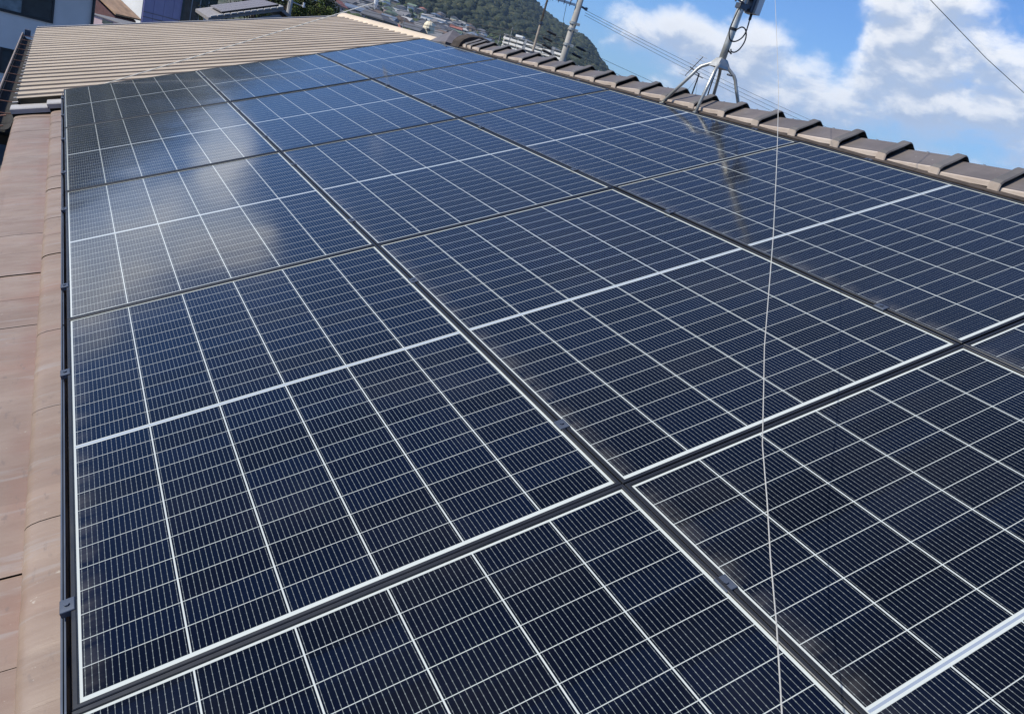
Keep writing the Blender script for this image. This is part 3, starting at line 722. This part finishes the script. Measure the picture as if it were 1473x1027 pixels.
def ridge_end():
    # doubled tiles, then the broad arched end piece with the pale sloping face beyond it
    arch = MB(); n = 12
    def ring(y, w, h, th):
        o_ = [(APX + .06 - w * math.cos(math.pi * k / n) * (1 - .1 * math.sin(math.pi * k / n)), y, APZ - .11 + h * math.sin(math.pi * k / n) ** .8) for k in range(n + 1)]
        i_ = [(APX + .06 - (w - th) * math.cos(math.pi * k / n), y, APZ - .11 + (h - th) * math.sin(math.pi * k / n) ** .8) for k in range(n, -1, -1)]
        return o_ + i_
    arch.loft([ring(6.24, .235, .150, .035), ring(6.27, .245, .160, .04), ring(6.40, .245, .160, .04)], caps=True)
    arch.build('ridge_end_arch', M['mortar_shade'], house)  # arch coloured dark to stand for the shadow under the end tile
    MB().add([(APX - .22, 6.46, APZ - .09), (APX + .30, 6.46, APZ - .09), (APX + .28, 7.0, APZ - .11), (APX - .18, 7.0, APZ - .13), (APX + .0, 6.85, APZ + .05), (APX - .22, 6.46, APZ - .25), (APX + .30, 6.46, APZ - .25), (APX + .28, 7.0, APZ - .25), (APX - .18, 7.0, APZ - .25)],
             [(0, 1, 4), (1, 2, 4), (2, 3, 4), (3, 0, 4), (5, 6, 1, 0), (6, 7, 2, 1), (7, 8, 3, 2), (8, 5, 0, 3), (8, 7, 6, 5)]).build('ridge_end_cover', M['ridge'], house)
    MB().box((3.52, 6.6, -.10), (3.7, 6.98, -.02), RW, ch=.01).build('white_end_cap', M['white'], house)
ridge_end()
# verge tiles closing the far gable
def verge_tiles():
    for k in range(14):
        u0 = -.42 + .28 * k
        vt = MB(); vt.box((u0 - .005, 6.70, N0 + .022), (u0 + .285, 6.90, N0 + .066), lambda u, t_, n: RW(u, t_, n - (u - u0) * .10), ch=.008)
        o = vt.build('verge_tile', M['verge'], house)
        MB().box((u0 - .002, 6.72, N0 - .09), (u0 + .280, 6.90, N0 + .0215), lambda u, t_, n: RW(u, t_, n - (u - u0) * .10)).build('verge_shade_fill', M['dark'], o)  # dark filler: shade below the verge tile, put into colour
verge_tiles()
# eaves gutter, broken and rusty towards the far end
def near_gutter():
    g_ = empty('eaves_gutter'); 
    def trough(y0, y1, x, z, r_): 
        n = 8; mb = MB()
        def rg(y): return [(x - r_ * math.cos(math.pi * k / n), y, z - r_ * math.sin(math.pi * k / n)) for k in range(n + 1)] + [(x - (r_ - .006) * math.cos(math.pi * k / n), y, z - (r_ - .006) * math.sin(math.pi * k / n)) for k in range(n, -1, -1)]
        return mb.loft([rg(y0), rg(y1)], caps=True)
    trough(T0, 6.9, -.52, -.36, .06).build('trough', M['gutter'], g_)
    rnd = random.Random(9)
    for k in range(22):
        y = T0 + .3 + k * .47
        MB().tube([(-.40, y, -.29), (-.46, y, -.31), (-.585, y, -.335), (-.59, y, -.38), (-.52, y, -.435)], .008, 6).build('bracket', M['rust'], g_)
    for k in range(9):
        y = 4.6 + k * .27 + rnd.uniform(-.05, .05)
        MB().box((-.60, y, -.35 + rnd.uniform(-.02, .02)), (-.52, y + rnd.uniform(.07, .16), -.325), ch=.006).build('rust_patch', M['rust'], g_)
    tag(g_, 'brown rusty gutter along the near edge of the tan tiles', 'gutter')
near_gutter()

# ------------------------------------------------------------------ solar array
WP, LPn, GAP = 1.1502, 1.762, 0.0045
PW, PL = WP - GAP, LPn - GAP
def frame_mesh(PL):
    mb = MB()
    prof = [(0.002, -.036), (0, -.034), (0, -.0016), (.0016, 0), (.0086, 0), (.0100, -.0008), (.0105, -.002), (.0105, -.012), (.030, -.036)]
    rings = []
    for d, n in prof: rings.append([(d, d, n), (PW - d, d, n), (PW - d, PL - d, n), (d, PL - d, n)])
    mb.loft(rings); return mb
def clamp_mesh():
    mb = MB(); mb.box((-.014, -.019, -.011), (.014, .019, .0032), ch=.0012)
    mb.tube([(0, 0, .0035), (0, 0, .0065)], .0055, 6); return mb
protoP = empty('solar_panel', (0, 0, 0), (0, -PITCH, 0))
fr = frame_mesh(PL).build('frame', M['frame'], protoP)
gl = MB().box((.009, .009, -.009), (PW - .009, PL - .009, -.0045)).build('glass', M['glass'], protoP)
PL0 = 1.3405
fr_s = frame_mesh(PL0); gl_s = MB().box((.009, .009, -.009), (PW - .009, PL0 - .009, -.0045))
bk = MB().box((.32, .5, -.030), (.46, .62, -.008)).build('junction_box', M['clampm'], protoP)
clm = clamp_mesh().build('clamp', M['clampm'], protoP)
COLN = ['left', 'middle', 'right']; ROWN = ['nearest', 'second nearest', 'middle', 'second farthest', 'farthest']
CL = {0: (.25, .995), 1: (.272, 1.335), 2: (.338, 1.425), 3: (.43, 1.375), 4: (.50, 1.30)}
firstp = True
rnd = random.Random(2)
for r_ in range(5):
    for c_ in range(3):
        if firstp: o = protoP; chs = (fr, gl, bk, clm); firstp = False
        else:
            o = protoP.copy(); C.objects.link(o); chs = []
            for ch in (fr, gl, bk, clm):
                d_ = ch.copy(); C.objects.link(d_); d_.parent = o; chs.append(d_)
        jt = rnd.uniform(-.0012, .0012)
        if r_ == 0:      # the nearest row uses the shorter module: nine cell rows to each half
            if c_ == 0:
                a_ = fr_s.build('frame', M['frame']); b_ = gl_s.build('glass', M['glass_short']); short = (a_.data, b_.data)
                bpy.data.objects.remove(a_); bpy.data.objects.remove(b_)
                normal = (fr.data, gl.data)
            chs[0].data, chs[1].data = short
        else: chs[0].data, chs[1].data = normal
        o.location = RW(c_ * WP + GAP / 2, (-GAP / 2 - PL0 if r_ == 0 else (r_ - 1) * LPn + GAP / 2), jt)
        o.rotation_euler = (R(rnd.uniform(-.10, .10)), -PITCH + R(rnd.uniform(-.06, .06)), 0)
        chs[3].location = (-GAP / 2 - .0005 + (-.003 if c_ == 0 else 0), CL[r_][0], 0)
        e = chs[3].copy(); C.objects.link(e); e.parent = o; e.location = (-GAP / 2 - .0005 + (-.003 if c_ == 0 else 0), CL[r_][1], 0)
        if c_ == 2:
            for k in (0, 1):
                e = chs[3].copy(); C.objects.link(e); e.parent = o; e.location = (PW + .006, CL[r_][k], -.004)
        lab = 'solar panel in the %s column, %s row from the camera' % (COLN[c_], ROWN[r_])
        if r_ in (0, 4): lab = 'solar panel in the %s column, row %s the camera' % (COLN[c_], 'nearest' if r_ == 0 else 'farthest from')
        if r_ == 2: lab = 'solar panel in the %s column, middle row of the five' % COLN[c_]
        tag(o, lab, 'solar panel', 'solar panels of the roof array')
# edge rails along the low side: dark skirt with two ribs
for r_ in range(5):
    a_, b2 = (r_ - 1) * LPn if r_ else -1.345, r_ * LPn - .003
    mb = MB()
    mb.box((-.0245, a_, -.098), (-.0205, b2, -.024), RW).box((-.0160, a_ + .004, -.060), (-.0125, b2 - .004, -.018), RW).box((-.0203, a_, -.070), (-.0002, b2, -.062), RW)
    o = mb.build('edge_rail', M['clampm'])
    tag(o, 'dark edge rail along the tan tiles beside the %s panel row' % ('nearest' if r_ == 0 else ['', 'second', 'third', 'fourth', 'farthest'][r_]), 'rail', 'edge rails along the low side of the array')
rails = empty('mounting_rails'); tag(rails, 'aluminium mounting rails under the solar array', 'mounting rails')
for r_ in range(5):
    for j in (0, 1):
        tt = ((r_ - 1) * LPn if r_ else -1.343) + CL[r_][j]
        MB().box((.012, tt - .02, -.078), (3.44, tt + .02, -.040), RW).build('rail', M['clampm'], rails)
# ------------------------------------------------------------------ beige folded-plate roof next door
def metal_building():
    a = PITCH - R(4.5)
    # local frame: x up the slope, y along the ridge, z normal; origin on the low eave
    org = RW(-.37, 6.84, -.080)
    ca, sa = math.cos(a), math.sin(a)
    def f(x, y, z): return (x * ca - z * sa, y, x * sa + z * ca)
    o = empty('metal_roofed_building', org)
    LX = 4.93; LY = 7.02; pitch = .2605; amp = .078
    mb = MB(); n = int(LY / pitch)
    prof = []
    for k in range(n):
        y0 = k * pitch
        prof += ([] if k == 0 else [(y0 + .0, 0), (y0 + .034, 0), (y0 + .05, amp)]) + [(y0 + .065, amp + .004), (y0 + .155, amp + .004), (y0 + .17, amp), (y0 + .198, 0), (y0 + .215, -.002), (y0 + .245, -.002)]
    prof.append((n * pitch, 0))
    xs = [-.0, .6, 1.6, 2.6, 3.6, LX]
    rnd = random.Random(4)
    rings = []
    for x in xs: rings.append([f(x, y, z + (0.0 if x in (0, LX) else .0015 * math.sin(y * 3 + x))) for y, z in prof])
    mb.loft(rings, closed=False)
    sheet = mb.build('roof_sheet', M['beige'], o)
    so_ = sheet.modifiers.new('thick', 'SOLIDIFY'); so_.thickness = .004; so_.offset = -1
    # end closures of each rib at the eave
    cl_ = MB()
    for k in range(n):
        y0 = k * pitch
        cl_.add([f(.006, y0 + .024, -.002), f(.006, y0 + .196, -.002), f(.006, y0 + .166, amp - .004), f(.006, y0 + .054, amp - .004)], [(0, 1, 2, 3)])
    cl_.build('rib_closures', M['dark'], o)
    MB().box((-.26, -.1, -.30), (.02, LY, -.22)).build('eave_gap_shade', M['dark'], o)  # dark board added to paint the shadow between eave and gutter
    for k in range(n):
        y0 = k * pitch + .205
        MB().box((-.075, y0 + .0, -.012), (.0, y0 + .035, -.006), f).build('eave_drip', M['verge'], o)
    # rounded ridge cap
    cap = MB(); m_ = 12
    def cr(y): 
        out = [(-.16, -.055)] + [(-.155 + .31 * k / m_, .085 * math.sin(math.pi * k / m_) ** .75 + .015) for k in range(m_ + 1)] + [(.16, -.055)]
        inn = [(x * .94, z - .01) for x, z in reversed(out)]
        return [(LX * ca + x - .0, y, LX * sa + z + .012) for x, z in out + inn]
    yy = [-.02, 2.3, 2.303, 4.7, 4.703, LY + .02]
    cap.loft([cr(y) for y in yy], caps=True)
    cap.build('ridge_cap', M['beigecap'], o)
    # other slope, walls, fascia
    MB().add([(LX * ca, 0, LX * sa), (LX * ca + 4.5, 0, LX * sa - 1.45), (LX * ca + 4.5, LY, LX * sa - 1.45), (LX * ca, LY, LX * sa), (LX * ca, 0, LX * sa - .04), (LX * ca + 4.5, 0, LX * sa - 1.49), (LX * ca + 4.5, LY, LX * sa - 1.49), (LX * ca, LY, LX * sa - .04)],
             [(0, 1, 2, 3), (7, 6, 5, 4), (0, 4, 5, 1), (1, 5, 6, 2), (2, 6, 7, 3)]).build('far_roof', M['beige'], o)
    MB().box((.15, .25, G0 - org.z), (8.6, LY - .1, -.12)).build('wall', M['w_tan'], o)
    MB().add([(.15, LY - .1, -.121), (8.6, LY - .1, -.121), (LX * ca, LY - .1, LX * sa - .1)], [(0, 1, 2)]).build('gable', M['w_tan'], o)
    MB().box((.0, -.02, -.15), (.06, LY, -.02)).build('fascia', M['dark'], o)
    MB().box((0, LY, -.05), (LX, LY + .06, .075), f).build('gable_trim', M['verge'], o)
    g_ = MB(); nn = 8
    def rg(y): 
        r1, r2, x, z = .085, .078, -.115, -.070
        return [(x - r1 * math.cos(math.pi * k / nn), y, z - r1 * math.sin(math.pi * k / nn)) for k in range(nn + 1)] + [(x - r2 * math.cos(math.pi * k / nn), y, z - r2 * math.sin(math.pi * k / nn)) for k in range(nn, -1, -1)]
    g_.loft([rg(-.25), rg(LY + .05)], caps=True)
    gt = g_.build('gutter', M['dark'], o)  # trough coloured near-black for the shadow inside it
    MB().tube([(-.207, -.25, -.073), (-.207, LY + .05, -.073)], .008, 8).tube([(-.19, -.25, -.10), (-.19, LY + .05, -.10)], .006, 6).build('gutter_bead', M['gutterlip'], gt)
    for k in range(12): MB().tube([(-.02, .1 + k * .6, -.06), (-.1, .1 + k * .6, -.07), (-.20, .1 + k * .6, -.075)], .005, 6).build('bracket', M['rust'], gt)
    MB().box((-.18, LY - .03, -.10), (-.10, LY + .05, .0), ch=.01).build('gutter_end', M['clampm'], gt)
    tag(o, 'building with beige folded metal roof and rounded beige ridge cap beyond the array', 'building')
metal_building()

# ------------------------------------------------------------------ antenna mast on the ridge
MX, MY = 3.412, 2.80
def antenna():
    o = empty('antenna_mast', (MX, MY, 0)); tag(o, 'galvanised antenna mast on a four-legged stand astride the ridge tiles', 'antenna mast')
    MB().tube([(0, 0, 1.66), (0, 0, 1.80), (0, 0, 2.62)], .0225, 16).build('pole', M['galv'], o, smooth=True)
    hub = MB()
    def sq(z, w, dx=0): return [(-w, -w * .8, z), (w, -w * .8, z), (w, w * .8, z), (-w, w * .8, z)]
    hub.loft([sq(1.705, .024), sq(1.700, .030), sq(1.665, .050), sq(1.648, .056), sq(1.646, .050)], caps=True)
    hub.build('hub', M['galv'], o)
    legs = [((-.036, -.03), (-.205, -.165), 1.352), ((-.036, .03), (-.205, .170), 1.352), ((.036, -.03), (.205, -.165), 1.352), ((.036, .03), (.205, .170), 1.352)]
    for (hx, hy), (fx, fy), fz in legs:
        MB().tube([(hx * .6, hy * .6, 1.69), (hx, hy, 1.665), (fx * .30, fy * .30, 1.645), (fx * .40, fy * .40, 1.628), (fx * .47, fy * .47, 1.605), (fx * .52, fy * .52, 1.578), (fx, fy, fz)],
                  [.009, .0105, .0105, .0105, .0105, .0105, .0105], 10).build('leg', M['galv'], o, smooth=True)
        MB().box((fx - .012, fy - .012, fz - .02), (fx + .012, fy + .012, fz + .003)).build('foot', M['galv'], o)
    MB().tube([(.03, -.06, 1.625), (.03, -.10, 1.622)], .006, 8).build('wing_bolt', M['clampm'], o)
    # receiver box with bracket
    bx = MB().box((.085, -.045, 2.00), (.125, .055, 2.16), ch=.006).build('receiver_box', M['white'], o)
    MB().box((.079, -.040, 2.005), (.0845, .05, 2.155)).build('box_back', M['verge'], bx)
    bk_ = MB(); bk_.box((.018, -.02, 2.015), (.078, .02, 2.035)); bk_.box((.018, -.02, 2.07), (.078, .02, 2.09)); bk_.box((.055, -.028, 2.0), (.079, .028, 2.12)); bk_.box((-.026, -.026, 2.0), (.03, .026, 2.03)); bk_.box((-.026, -.026, 2.065), (.03, .026, 2.09))
    bk_.build('bracket', M['clampm'], o)
    MB().tube([(-.08, -.03, 2.035), (-.01, -.026, 2.03)], .005, 6).tube([(-.085, -.03, 2.02), (-.085, -.03, 2.05)], .006, 6).build('clamp_bolt', M['clampm'], o)
    MB().tube([(.10, 0, 1.999), (.098, -.005, 1.965)], .009, 8).build('cable_gland', M['cable'], o)
    cab = [(.097, -.005, 1.965), (.088, -.02, 1.93), (.075, -.035, 1.885), (.045, -.05, 1.845), (.005, -.052, 1.815), (-.03, -.045, 1.812), (-.05, -.038, 1.84), (-.052, -.03, 1.88), (-.045, -.028, 1.94), (-.035, -.026, 2.0), (-.022, -.024, 2.06), (-.018, -.022, 2.2)]
    def smooth(p, n=6):
        out = []
        for i in range(len(p) - 1):
            P = [Vector(p[max(i - 1, 0)]), Vector(p[i]), Vector(p[i + 1]), Vector(p[min(i + 2, len(p) - 1)])]
            for k in range(n):
                t_ = k / n; out.append(.5 * ((2 * P[1]) + (-P[0] + P[2]) * t_ + (2 * P[0] - 5 * P[1] + 4 * P[2] - P[3]) * t_ ** 2 + (-P[0] + 3 * P[1] - 3 * P[2] + P[3]) * t_ ** 3))
        return out + [Vector(p[-1])]
    MB().tube(smooth(cab), .0042, 8).build('cable', M['cable'], o, smooth=True)
    cab2 = [(.005, -.026, 1.882), (.03, -.035, 1.905), (.06, -.04, 1.90), (.082, -.042, 1.87), (.086, -.042, 1.83), (.07, -.04, 1.785), (.045, -.035, 1.76), (.022, -.03, 1.758), (.018, -.024, 1.77)]
    MB().tube(smooth(cab2), .0042, 8).build('cable', M['cable'], o, smooth=True)
    MB().tube([(0, 0, 1.872), (0, 0, 1.888)], .0245, 12).build('cable_tie', M['cable'], o)
    MB().tube([(.0, -.024, 1.757), (.03, -.03, 1.745)], .005, 6).build('cable_tie', M['cable'], o)
    MB().tube(smooth([(.012, .022, 1.70), (.03, .05, 1.6), (.05, .07, 1.5), (.075, .09, 1.42)]), .0042, 8).build('cable', M['cable'], o, smooth=True)
antenna()
def wire(name, pts, r_, mat, label, cat='wire', group=None, seg=6):
    return tag(MB().tube(pts, r_, seg).build(name, mat), label, cat, group)
GW = [(3.412, 2.80, 2.60), (3.329, 2.695, 2.544), (2.77, 1.978, 2.127), (2.343, 1.43, 1.807), (2.01, 1.002, 1.593), (1.723, .634, 1.408), (1.54, .397, 1.269), (1.409, .23, 1.17), (1.272, .054, 1.06), (1.153, -.098, .955), (1.073, -.2, .885),
      (1.005, -.288, .837), (.925, -.39, .782), (.843, -.496, .747), (.776, -.582, .715), (.704, -.675, .686), (.632, -.767, .652), (.55, -.87, .60), (.35, -1.13, .43), (.16, -1.38, .07)]
wire('guy_wire', GW, .0010, M['wire'], 'pale guy wire running from the mast down over the panels to the camera side')
wire('guy_wire', [(MX, MY, 2.60), (MX + .1, MY + 2.2, 2.06), (APX, 5.95, APZ + .02)], .0010, M['darkwire'], 'thin dark guy wire left of the antenna mast against the cloud')
p1, p2 = at(52.4, 11.9, 4.2), at(60.6, 7.7, 5.5)
d_ = (p2 - p1); wire('guy_wire', [p1 - d_ * 1.2, p1, p1 + d_ * .5 + Vector((0, 0, -.012)), p2, p2 + d_ * 1.0], .0015, M['darkwire'], 'dark wire crossing the white clouds at the upper right corner')
# rope with insulator over the beige roof
ra = Vector(RW(.215, 7.05, -.02)); rb = Vector((2.72, 7.411, 1.544)); dd = rb - ra
o = tag(MB().tube([ra, ra + dd * .5, rb, rb + dd * .35], .0042, 6).build('stay_rope', M['rope']), 'beige rope stretched above the beige metal roof', 'rope')
tag(MB().tube([rb + Vector((0, 0, .05)), rb + Vector((0, 0, .02)), rb + Vector((0, 0, -.02)), rb + Vector((0.0, 0, -.07))], [.012, .024, .022, .006], 10).build('insulator_knob', M['porcelain']), 'white knob insulator threaded on the beige rope', 'insulator')

# ------------------------------------------------------------------ utility poles and wires
def utility_pole():
    p = at(31.5, 0, 43); x, y = p.x, p.y
    o = empty('utility_pole', (x, y, G0)); z = lambda e: 43 * math.tan(R(e)) + CAM.z - G0
    zt = z(6.3) + 2.2
    MB().tube([(0, 0, 0), (0, 0, zt)], [.22, .15], 16).build('pole', M['concrete'], o, smooth=True)
    ux = Vector((math.cos(R(-31.5)), math.sin(R(-31.5)), 0))       # to the right as seen from the roof
    def at_(a_, b_, z_): return ux * a_ + Vector((-ux.y, ux.x, 0)) * b_ + Vector((0, 0, z_))
    fx = lambda a_, b_, z_: at_(a_, b_, z_)
    z1 = z(5.85)
    MB().box((-1.75, -.05, z1 - .05), (-.17, .05, z1 + .06), fx).build('crossarm', M['white'], o)
    for k in range(5):
        MB().tube([at_(-1.65 + k * .3, -.12, z1 + .10), at_(-1.65 + k * .3, -.12, z1 + .20), at_(-1.65 + k * .3, -.12, z1 + .36)], [.05, .085, .06], 10).build('insulator', M['porcelain'], o)
        MB().tube([at_(-1.65 + k * .3, -.12, z1 - .14), at_(-1.65 + k * .3, -.12, z1 + .1)], [.02, .025], 6).build('insulator_pin', M['clampm'], o)
    for k in (0, 1): MB().box((-1.6 + k * .75, -.16, z1 + .38), (-1.05 + k * .75, .16, z1 + .8), fx, ch=.03).build('switch_box', M['white'], o)
    MB().tube([at_(.16, 0, z1 + .02), at_(.36, 0, z1 - .03)], .05, 8).build('wire_clamp', M['clampm'], o)
    MB().tube([at_(.42, 0, z1 + .05), at_(.42, 0, z1 - .1)], .07, 8).build('insulator', M['clampm'], o)
    MB().tube([at_(-.62, 0, z1 - .05), at_(-.55, 0, z1 - .8), at_(-.35, 0, z1 - 1.5), at_(-.18, 0, z1 - 2.0)], .012, 5).build('drop_cable', M['cable'], o)
    for e in (4.75, 4.35, 3.35):
        zb = z(e); MB().tube([(0, 0, zb - .06), (0, 0, zb + .06)], .215, 16).build('steel_band', M['galv'], o)
        MB().box((.16, -.28, zb - .08), (.34, -.16, zb + .05), fx, ch=.02).build('band_bracket', M['galv'], o)
    for a_, e in ((-.95, 3.75), (-1.05, 3.3), (-1.0, 2.85), (-.9, 2.5), (.75, 3.35), (.65, 2.85)):
        MB().tube([at_(a_ - .28, .1, z(e) + .04), at_(a_ - .2, .1, z(e) + .03), at_(a_ + .2, .1, z(e) - .03), at_(a_ + .28, .1, z(e) - .04)], [.03, .06, .06, .03], 8).build('splice_sleeve', M['cable'], o)
    tag(o, 'concrete utility pole with crossarm and bands in front of the mountain end', 'utility pole')
    P = lambda a_, e: Vector((x, y, 0)) + at_(a_, .1, z(e) + G0)
    nxt = Vector((24.5, 98, 0))
    def sag(a, b, s, n=14): return [a.lerp(b, k / n) + Vector((0, 0, -s * 4 * (k / n) * (1 - k / n))) for k in range(n + 1)]
    names = ['topmost', 'second', 'third', 'lowest']
    for i, e in enumerate((3.75, 3.3, 2.85, 2.5)):
        q = Vector((nxt.x, nxt.y, P(0, e).z + .2))
        wire('power_line', sag(P(0, e), q, .35), .020, M['darkwire'], '%s dark cable left of the utility pole against the wooded mountain' % names[i], 'cable', 'cables strung from the utility pole')
    for i, e in enumerate((5.75, 5.6, 5.45)):
        a = P(.42, e); d_ = Vector((60 - i * 1.0, 38.5 + i * .4, a.z - 1.1 - i * .15))
        wire('power_line', sag(a, d_, .35, 18), .010, M['greywire'], '%s of three power lines sloping right from the pole top over the clouds' % ['uppermost', 'middle one', 'lowest'][i], 'power line', 'cables strung from the utility pole')
    for i, e in enumerate((3.45, 2.95)):
        a = P(.2, e); d_ = Vector((58, 40 + i, a.z - .9))
        wire('power_line', sag(a, d_, .3, 18), .010, M['greywire'], '%s thin cable right of the pole just above the ridge tiles' % ['upper', 'lower'][i], 'cable', 'cables strung from the utility pole')
utility_pole()
def steel_mast():
    p = at(29.35, 0, 16); o = empty('steel_mast', (p.x, p.y, G0))
    z = lambda e: 16 * math.tan(R(e)) + CAM.z - G0
    MB().tube([(0, 0, 0), (0, 0, z(4.1))], .025, 10).build('lower_pole', M['steel'], o, smooth=True)
    MB().tube([(0, 0, z(4.1)), (.0, 0, z(7.5))], .020, 10).build('upper_pole', M['steel'], o, smooth=True)
    MB().tube([(0, 0, z(4.05)), (0, 0, z(4.22))], .038, 10).build('joint_collar', M['clampm'], o)
    MB().tube([(0, 0, z(1.9)), (0, 0, z(2.25))], .05, 10).build('base_collar', M['clampm'], o)
    tag(o, 'thin two-piece steel mast behind the ridge tiles, left of the utility pole', 'mast')
steel_mast()
def small_pole():
    p = at(13.05, 0, 57); o = empty('street_pole', (p.x, p.y, G0)); z = lambda e: 57 * math.tan(R(e)) + CAM.z - G0
    MB().tube([(0, 0, 0), (0, 0, z(3))], [.2, .14], 12).build('pole', M['concrete'], o, smooth=True)
    MB().tube([(-.55, -.1, z(.62)), (1.0, .05, z(.50))], .045, 6).build('crossarm', M['galv'], o)
    for a_ in (-.5, .85): MB().tube([(a_, -.05, z(.5) - .05), (a_, -.05, z(.5) + .25)], [.05, .08], 8).build('insulator', M['porcelain'], o)
    tag(o, 'pale concrete street pole with crossarm before the dark trees', 'utility pole')
small_pole()
def lantern(az, el, r, lab):
    p = at(az, el, r); z0 = ground_xy(p.x, p.y)
    o = MB().tube([(0, 0, 0), (0, 0, p.z - z0)], .16, 8).build('street_pole', M['concrete'], loc=(p.x, p.y, z0))
    MB().tube([(-.5, 0, p.z - z0 - .6), (.5, 0, p.z - z0 - .6)], .06, 6).build('crossarm', M['concrete'], o)
    tag(o, lab, 'utility pole', 'small poles in the hillside town')
lantern(25.2, 2.45, 320, 'small distant pole standing above the first ridge tiles'); lantern(27.6, 3.35, 300, 'pale distant pole above the white apartment block')
lantern(20.4, 1.75, 300, 'small distant pole above the middle of the beige ridge cap'); lantern(26.9, 2.65, 340, 'small distant pole just left of the white apartment block')
def tv_antenna():
    p = at(40.75, 0, 19); o = empty('tv_antenna', (p.x, p.y, G0)); z = lambda e: 19 * math.tan(R(e)) + CAM.z - G0
    MB().tube([(0, 0, 0), (0, 0, z(4.1))], .016, 8).build('pole', M['darkwire'], o)
    # boom points roughly towards the camera's left; elements are vertical-plane bars
    c = Vector((-.28, .05, z(4.35)))
    ux = Vector((math.cos(R(-41)), math.sin(R(-41)), 0)); wy = Vector((0, 0, 1))
    b0 = c - ux * .04 + Vector((0, 0, -.22)); b1 = c + ux * .20 + Vector((0, 0, .26))
    MB().tube([b0, b1], .010, 6).build('boom', M['darkwire'], o)
    dv = Vector((math.sin(R(41)), math.cos(R(41)), 0))
    for k in range(7):
        q = b0.lerp(b1, k / 6); h_ = .15 - .008 * k
        MB().tube([q - ux * h_ + wy * h_ * .12, q + ux * h_ - wy * h_ * .12], .006, 5).build('element', M['white'], o)
    MB().tube([(0, 0, z(4.05)), tuple(c + Vector((0, 0, -.02)))], .012, 6).build('arm', M['darkwire'], o)
    MB().tube([(-.12, 0, z(3.95)), (.15, 0, z(3.9))], .008, 6).build('stay_ring', M['darkwire'], o)
    for s_ in (-1, 1): MB().tube([(0, 0, z(3.9)), (s_ * .35, .1, z(1.2))], .003, 4).build('stay', M['darkwire'], o)
    tag(o, 'small television aerial with pale bars seen between the legs of the antenna stand', 'television aerial')
tv_antenna()
def dark_shop():
    p = at(6.75, 0, 74); o = empty('dark_glazed_building', (p.x, p.y, G0), (0, 0, R(-7)))
    MB().box((0, 0, 0), (2.6, 3, 7.6)).build('wall', M['w_deep'], o)
    for k in range(4):
        MB().box((.15 + k * .62, -.05, 1.2), (.15 + k * .62 + .5, .02, 6.9)).build('window', M['dpane'], o)
        MB().box((.15 + k * .62 + .51, -.12, 0), (.15 + k * .62 + .60, .03, 7.2)).build('pillar', M['w_grey'], o)
    MB().box((-.3, -.6, 7.6), (2.9, 3.3, 7.75)).build('roof', M['r_light'], o)
    tag(o, 'dark green glazed building between the lavender building and the slate-roofed house', 'building')
M['w_deep'] = plain('deep_green_wall', (0.03, 0.05, 0.05), .5, 0, .2)
dark_shop()
for i, (az, r, rx, rz, zc, lab) in enumerate([(5.2, 60, 1.3, 1.0, 1.6, 'dark shrub at the corner of the brown roofed house'), (9.0, 72, 2.0, 1.6, 5.6, 'dark tree behind the slate-roofed house, near its eave'), (2.0, 58, .9, .8, 2.0, 'green shrub at the corner of the grey panel-clad house')]):
    p = at(az, 0, r); leaf_tree('shrub', (p.x, p.y, G0), rx, rz, zc, 20, 80, .09, [lgA, lgB], lab, 40 + i)

# ------------------------------------------------------------------ haze
hm = bpy.data.materials.new('haze'); hm.use_nodes = True; ht = NT(hm.node_tree); ht.n.clear()
ho = ht.node('ShaderNodeOutputMaterial'); hv = ht.node('ShaderNodeVolumePrincipled')
hv.inputs['Color'].default_value = (0.50, 0.70, 1.0, 1); hv.inputs['Density'].default_value = 0.00007; hv.inputs['Anisotropy'].default_value = 0.0
ht.l.new(hv.outputs[0], ho.inputs['Volume'])
hz = MB().box((-5200, -5200, G0 - 1), (5200, 5200, 480)).build('haze', hm)
tag(hz, 'thin blue air haze between the roof and the mountain', 'haze', kind='stuff')
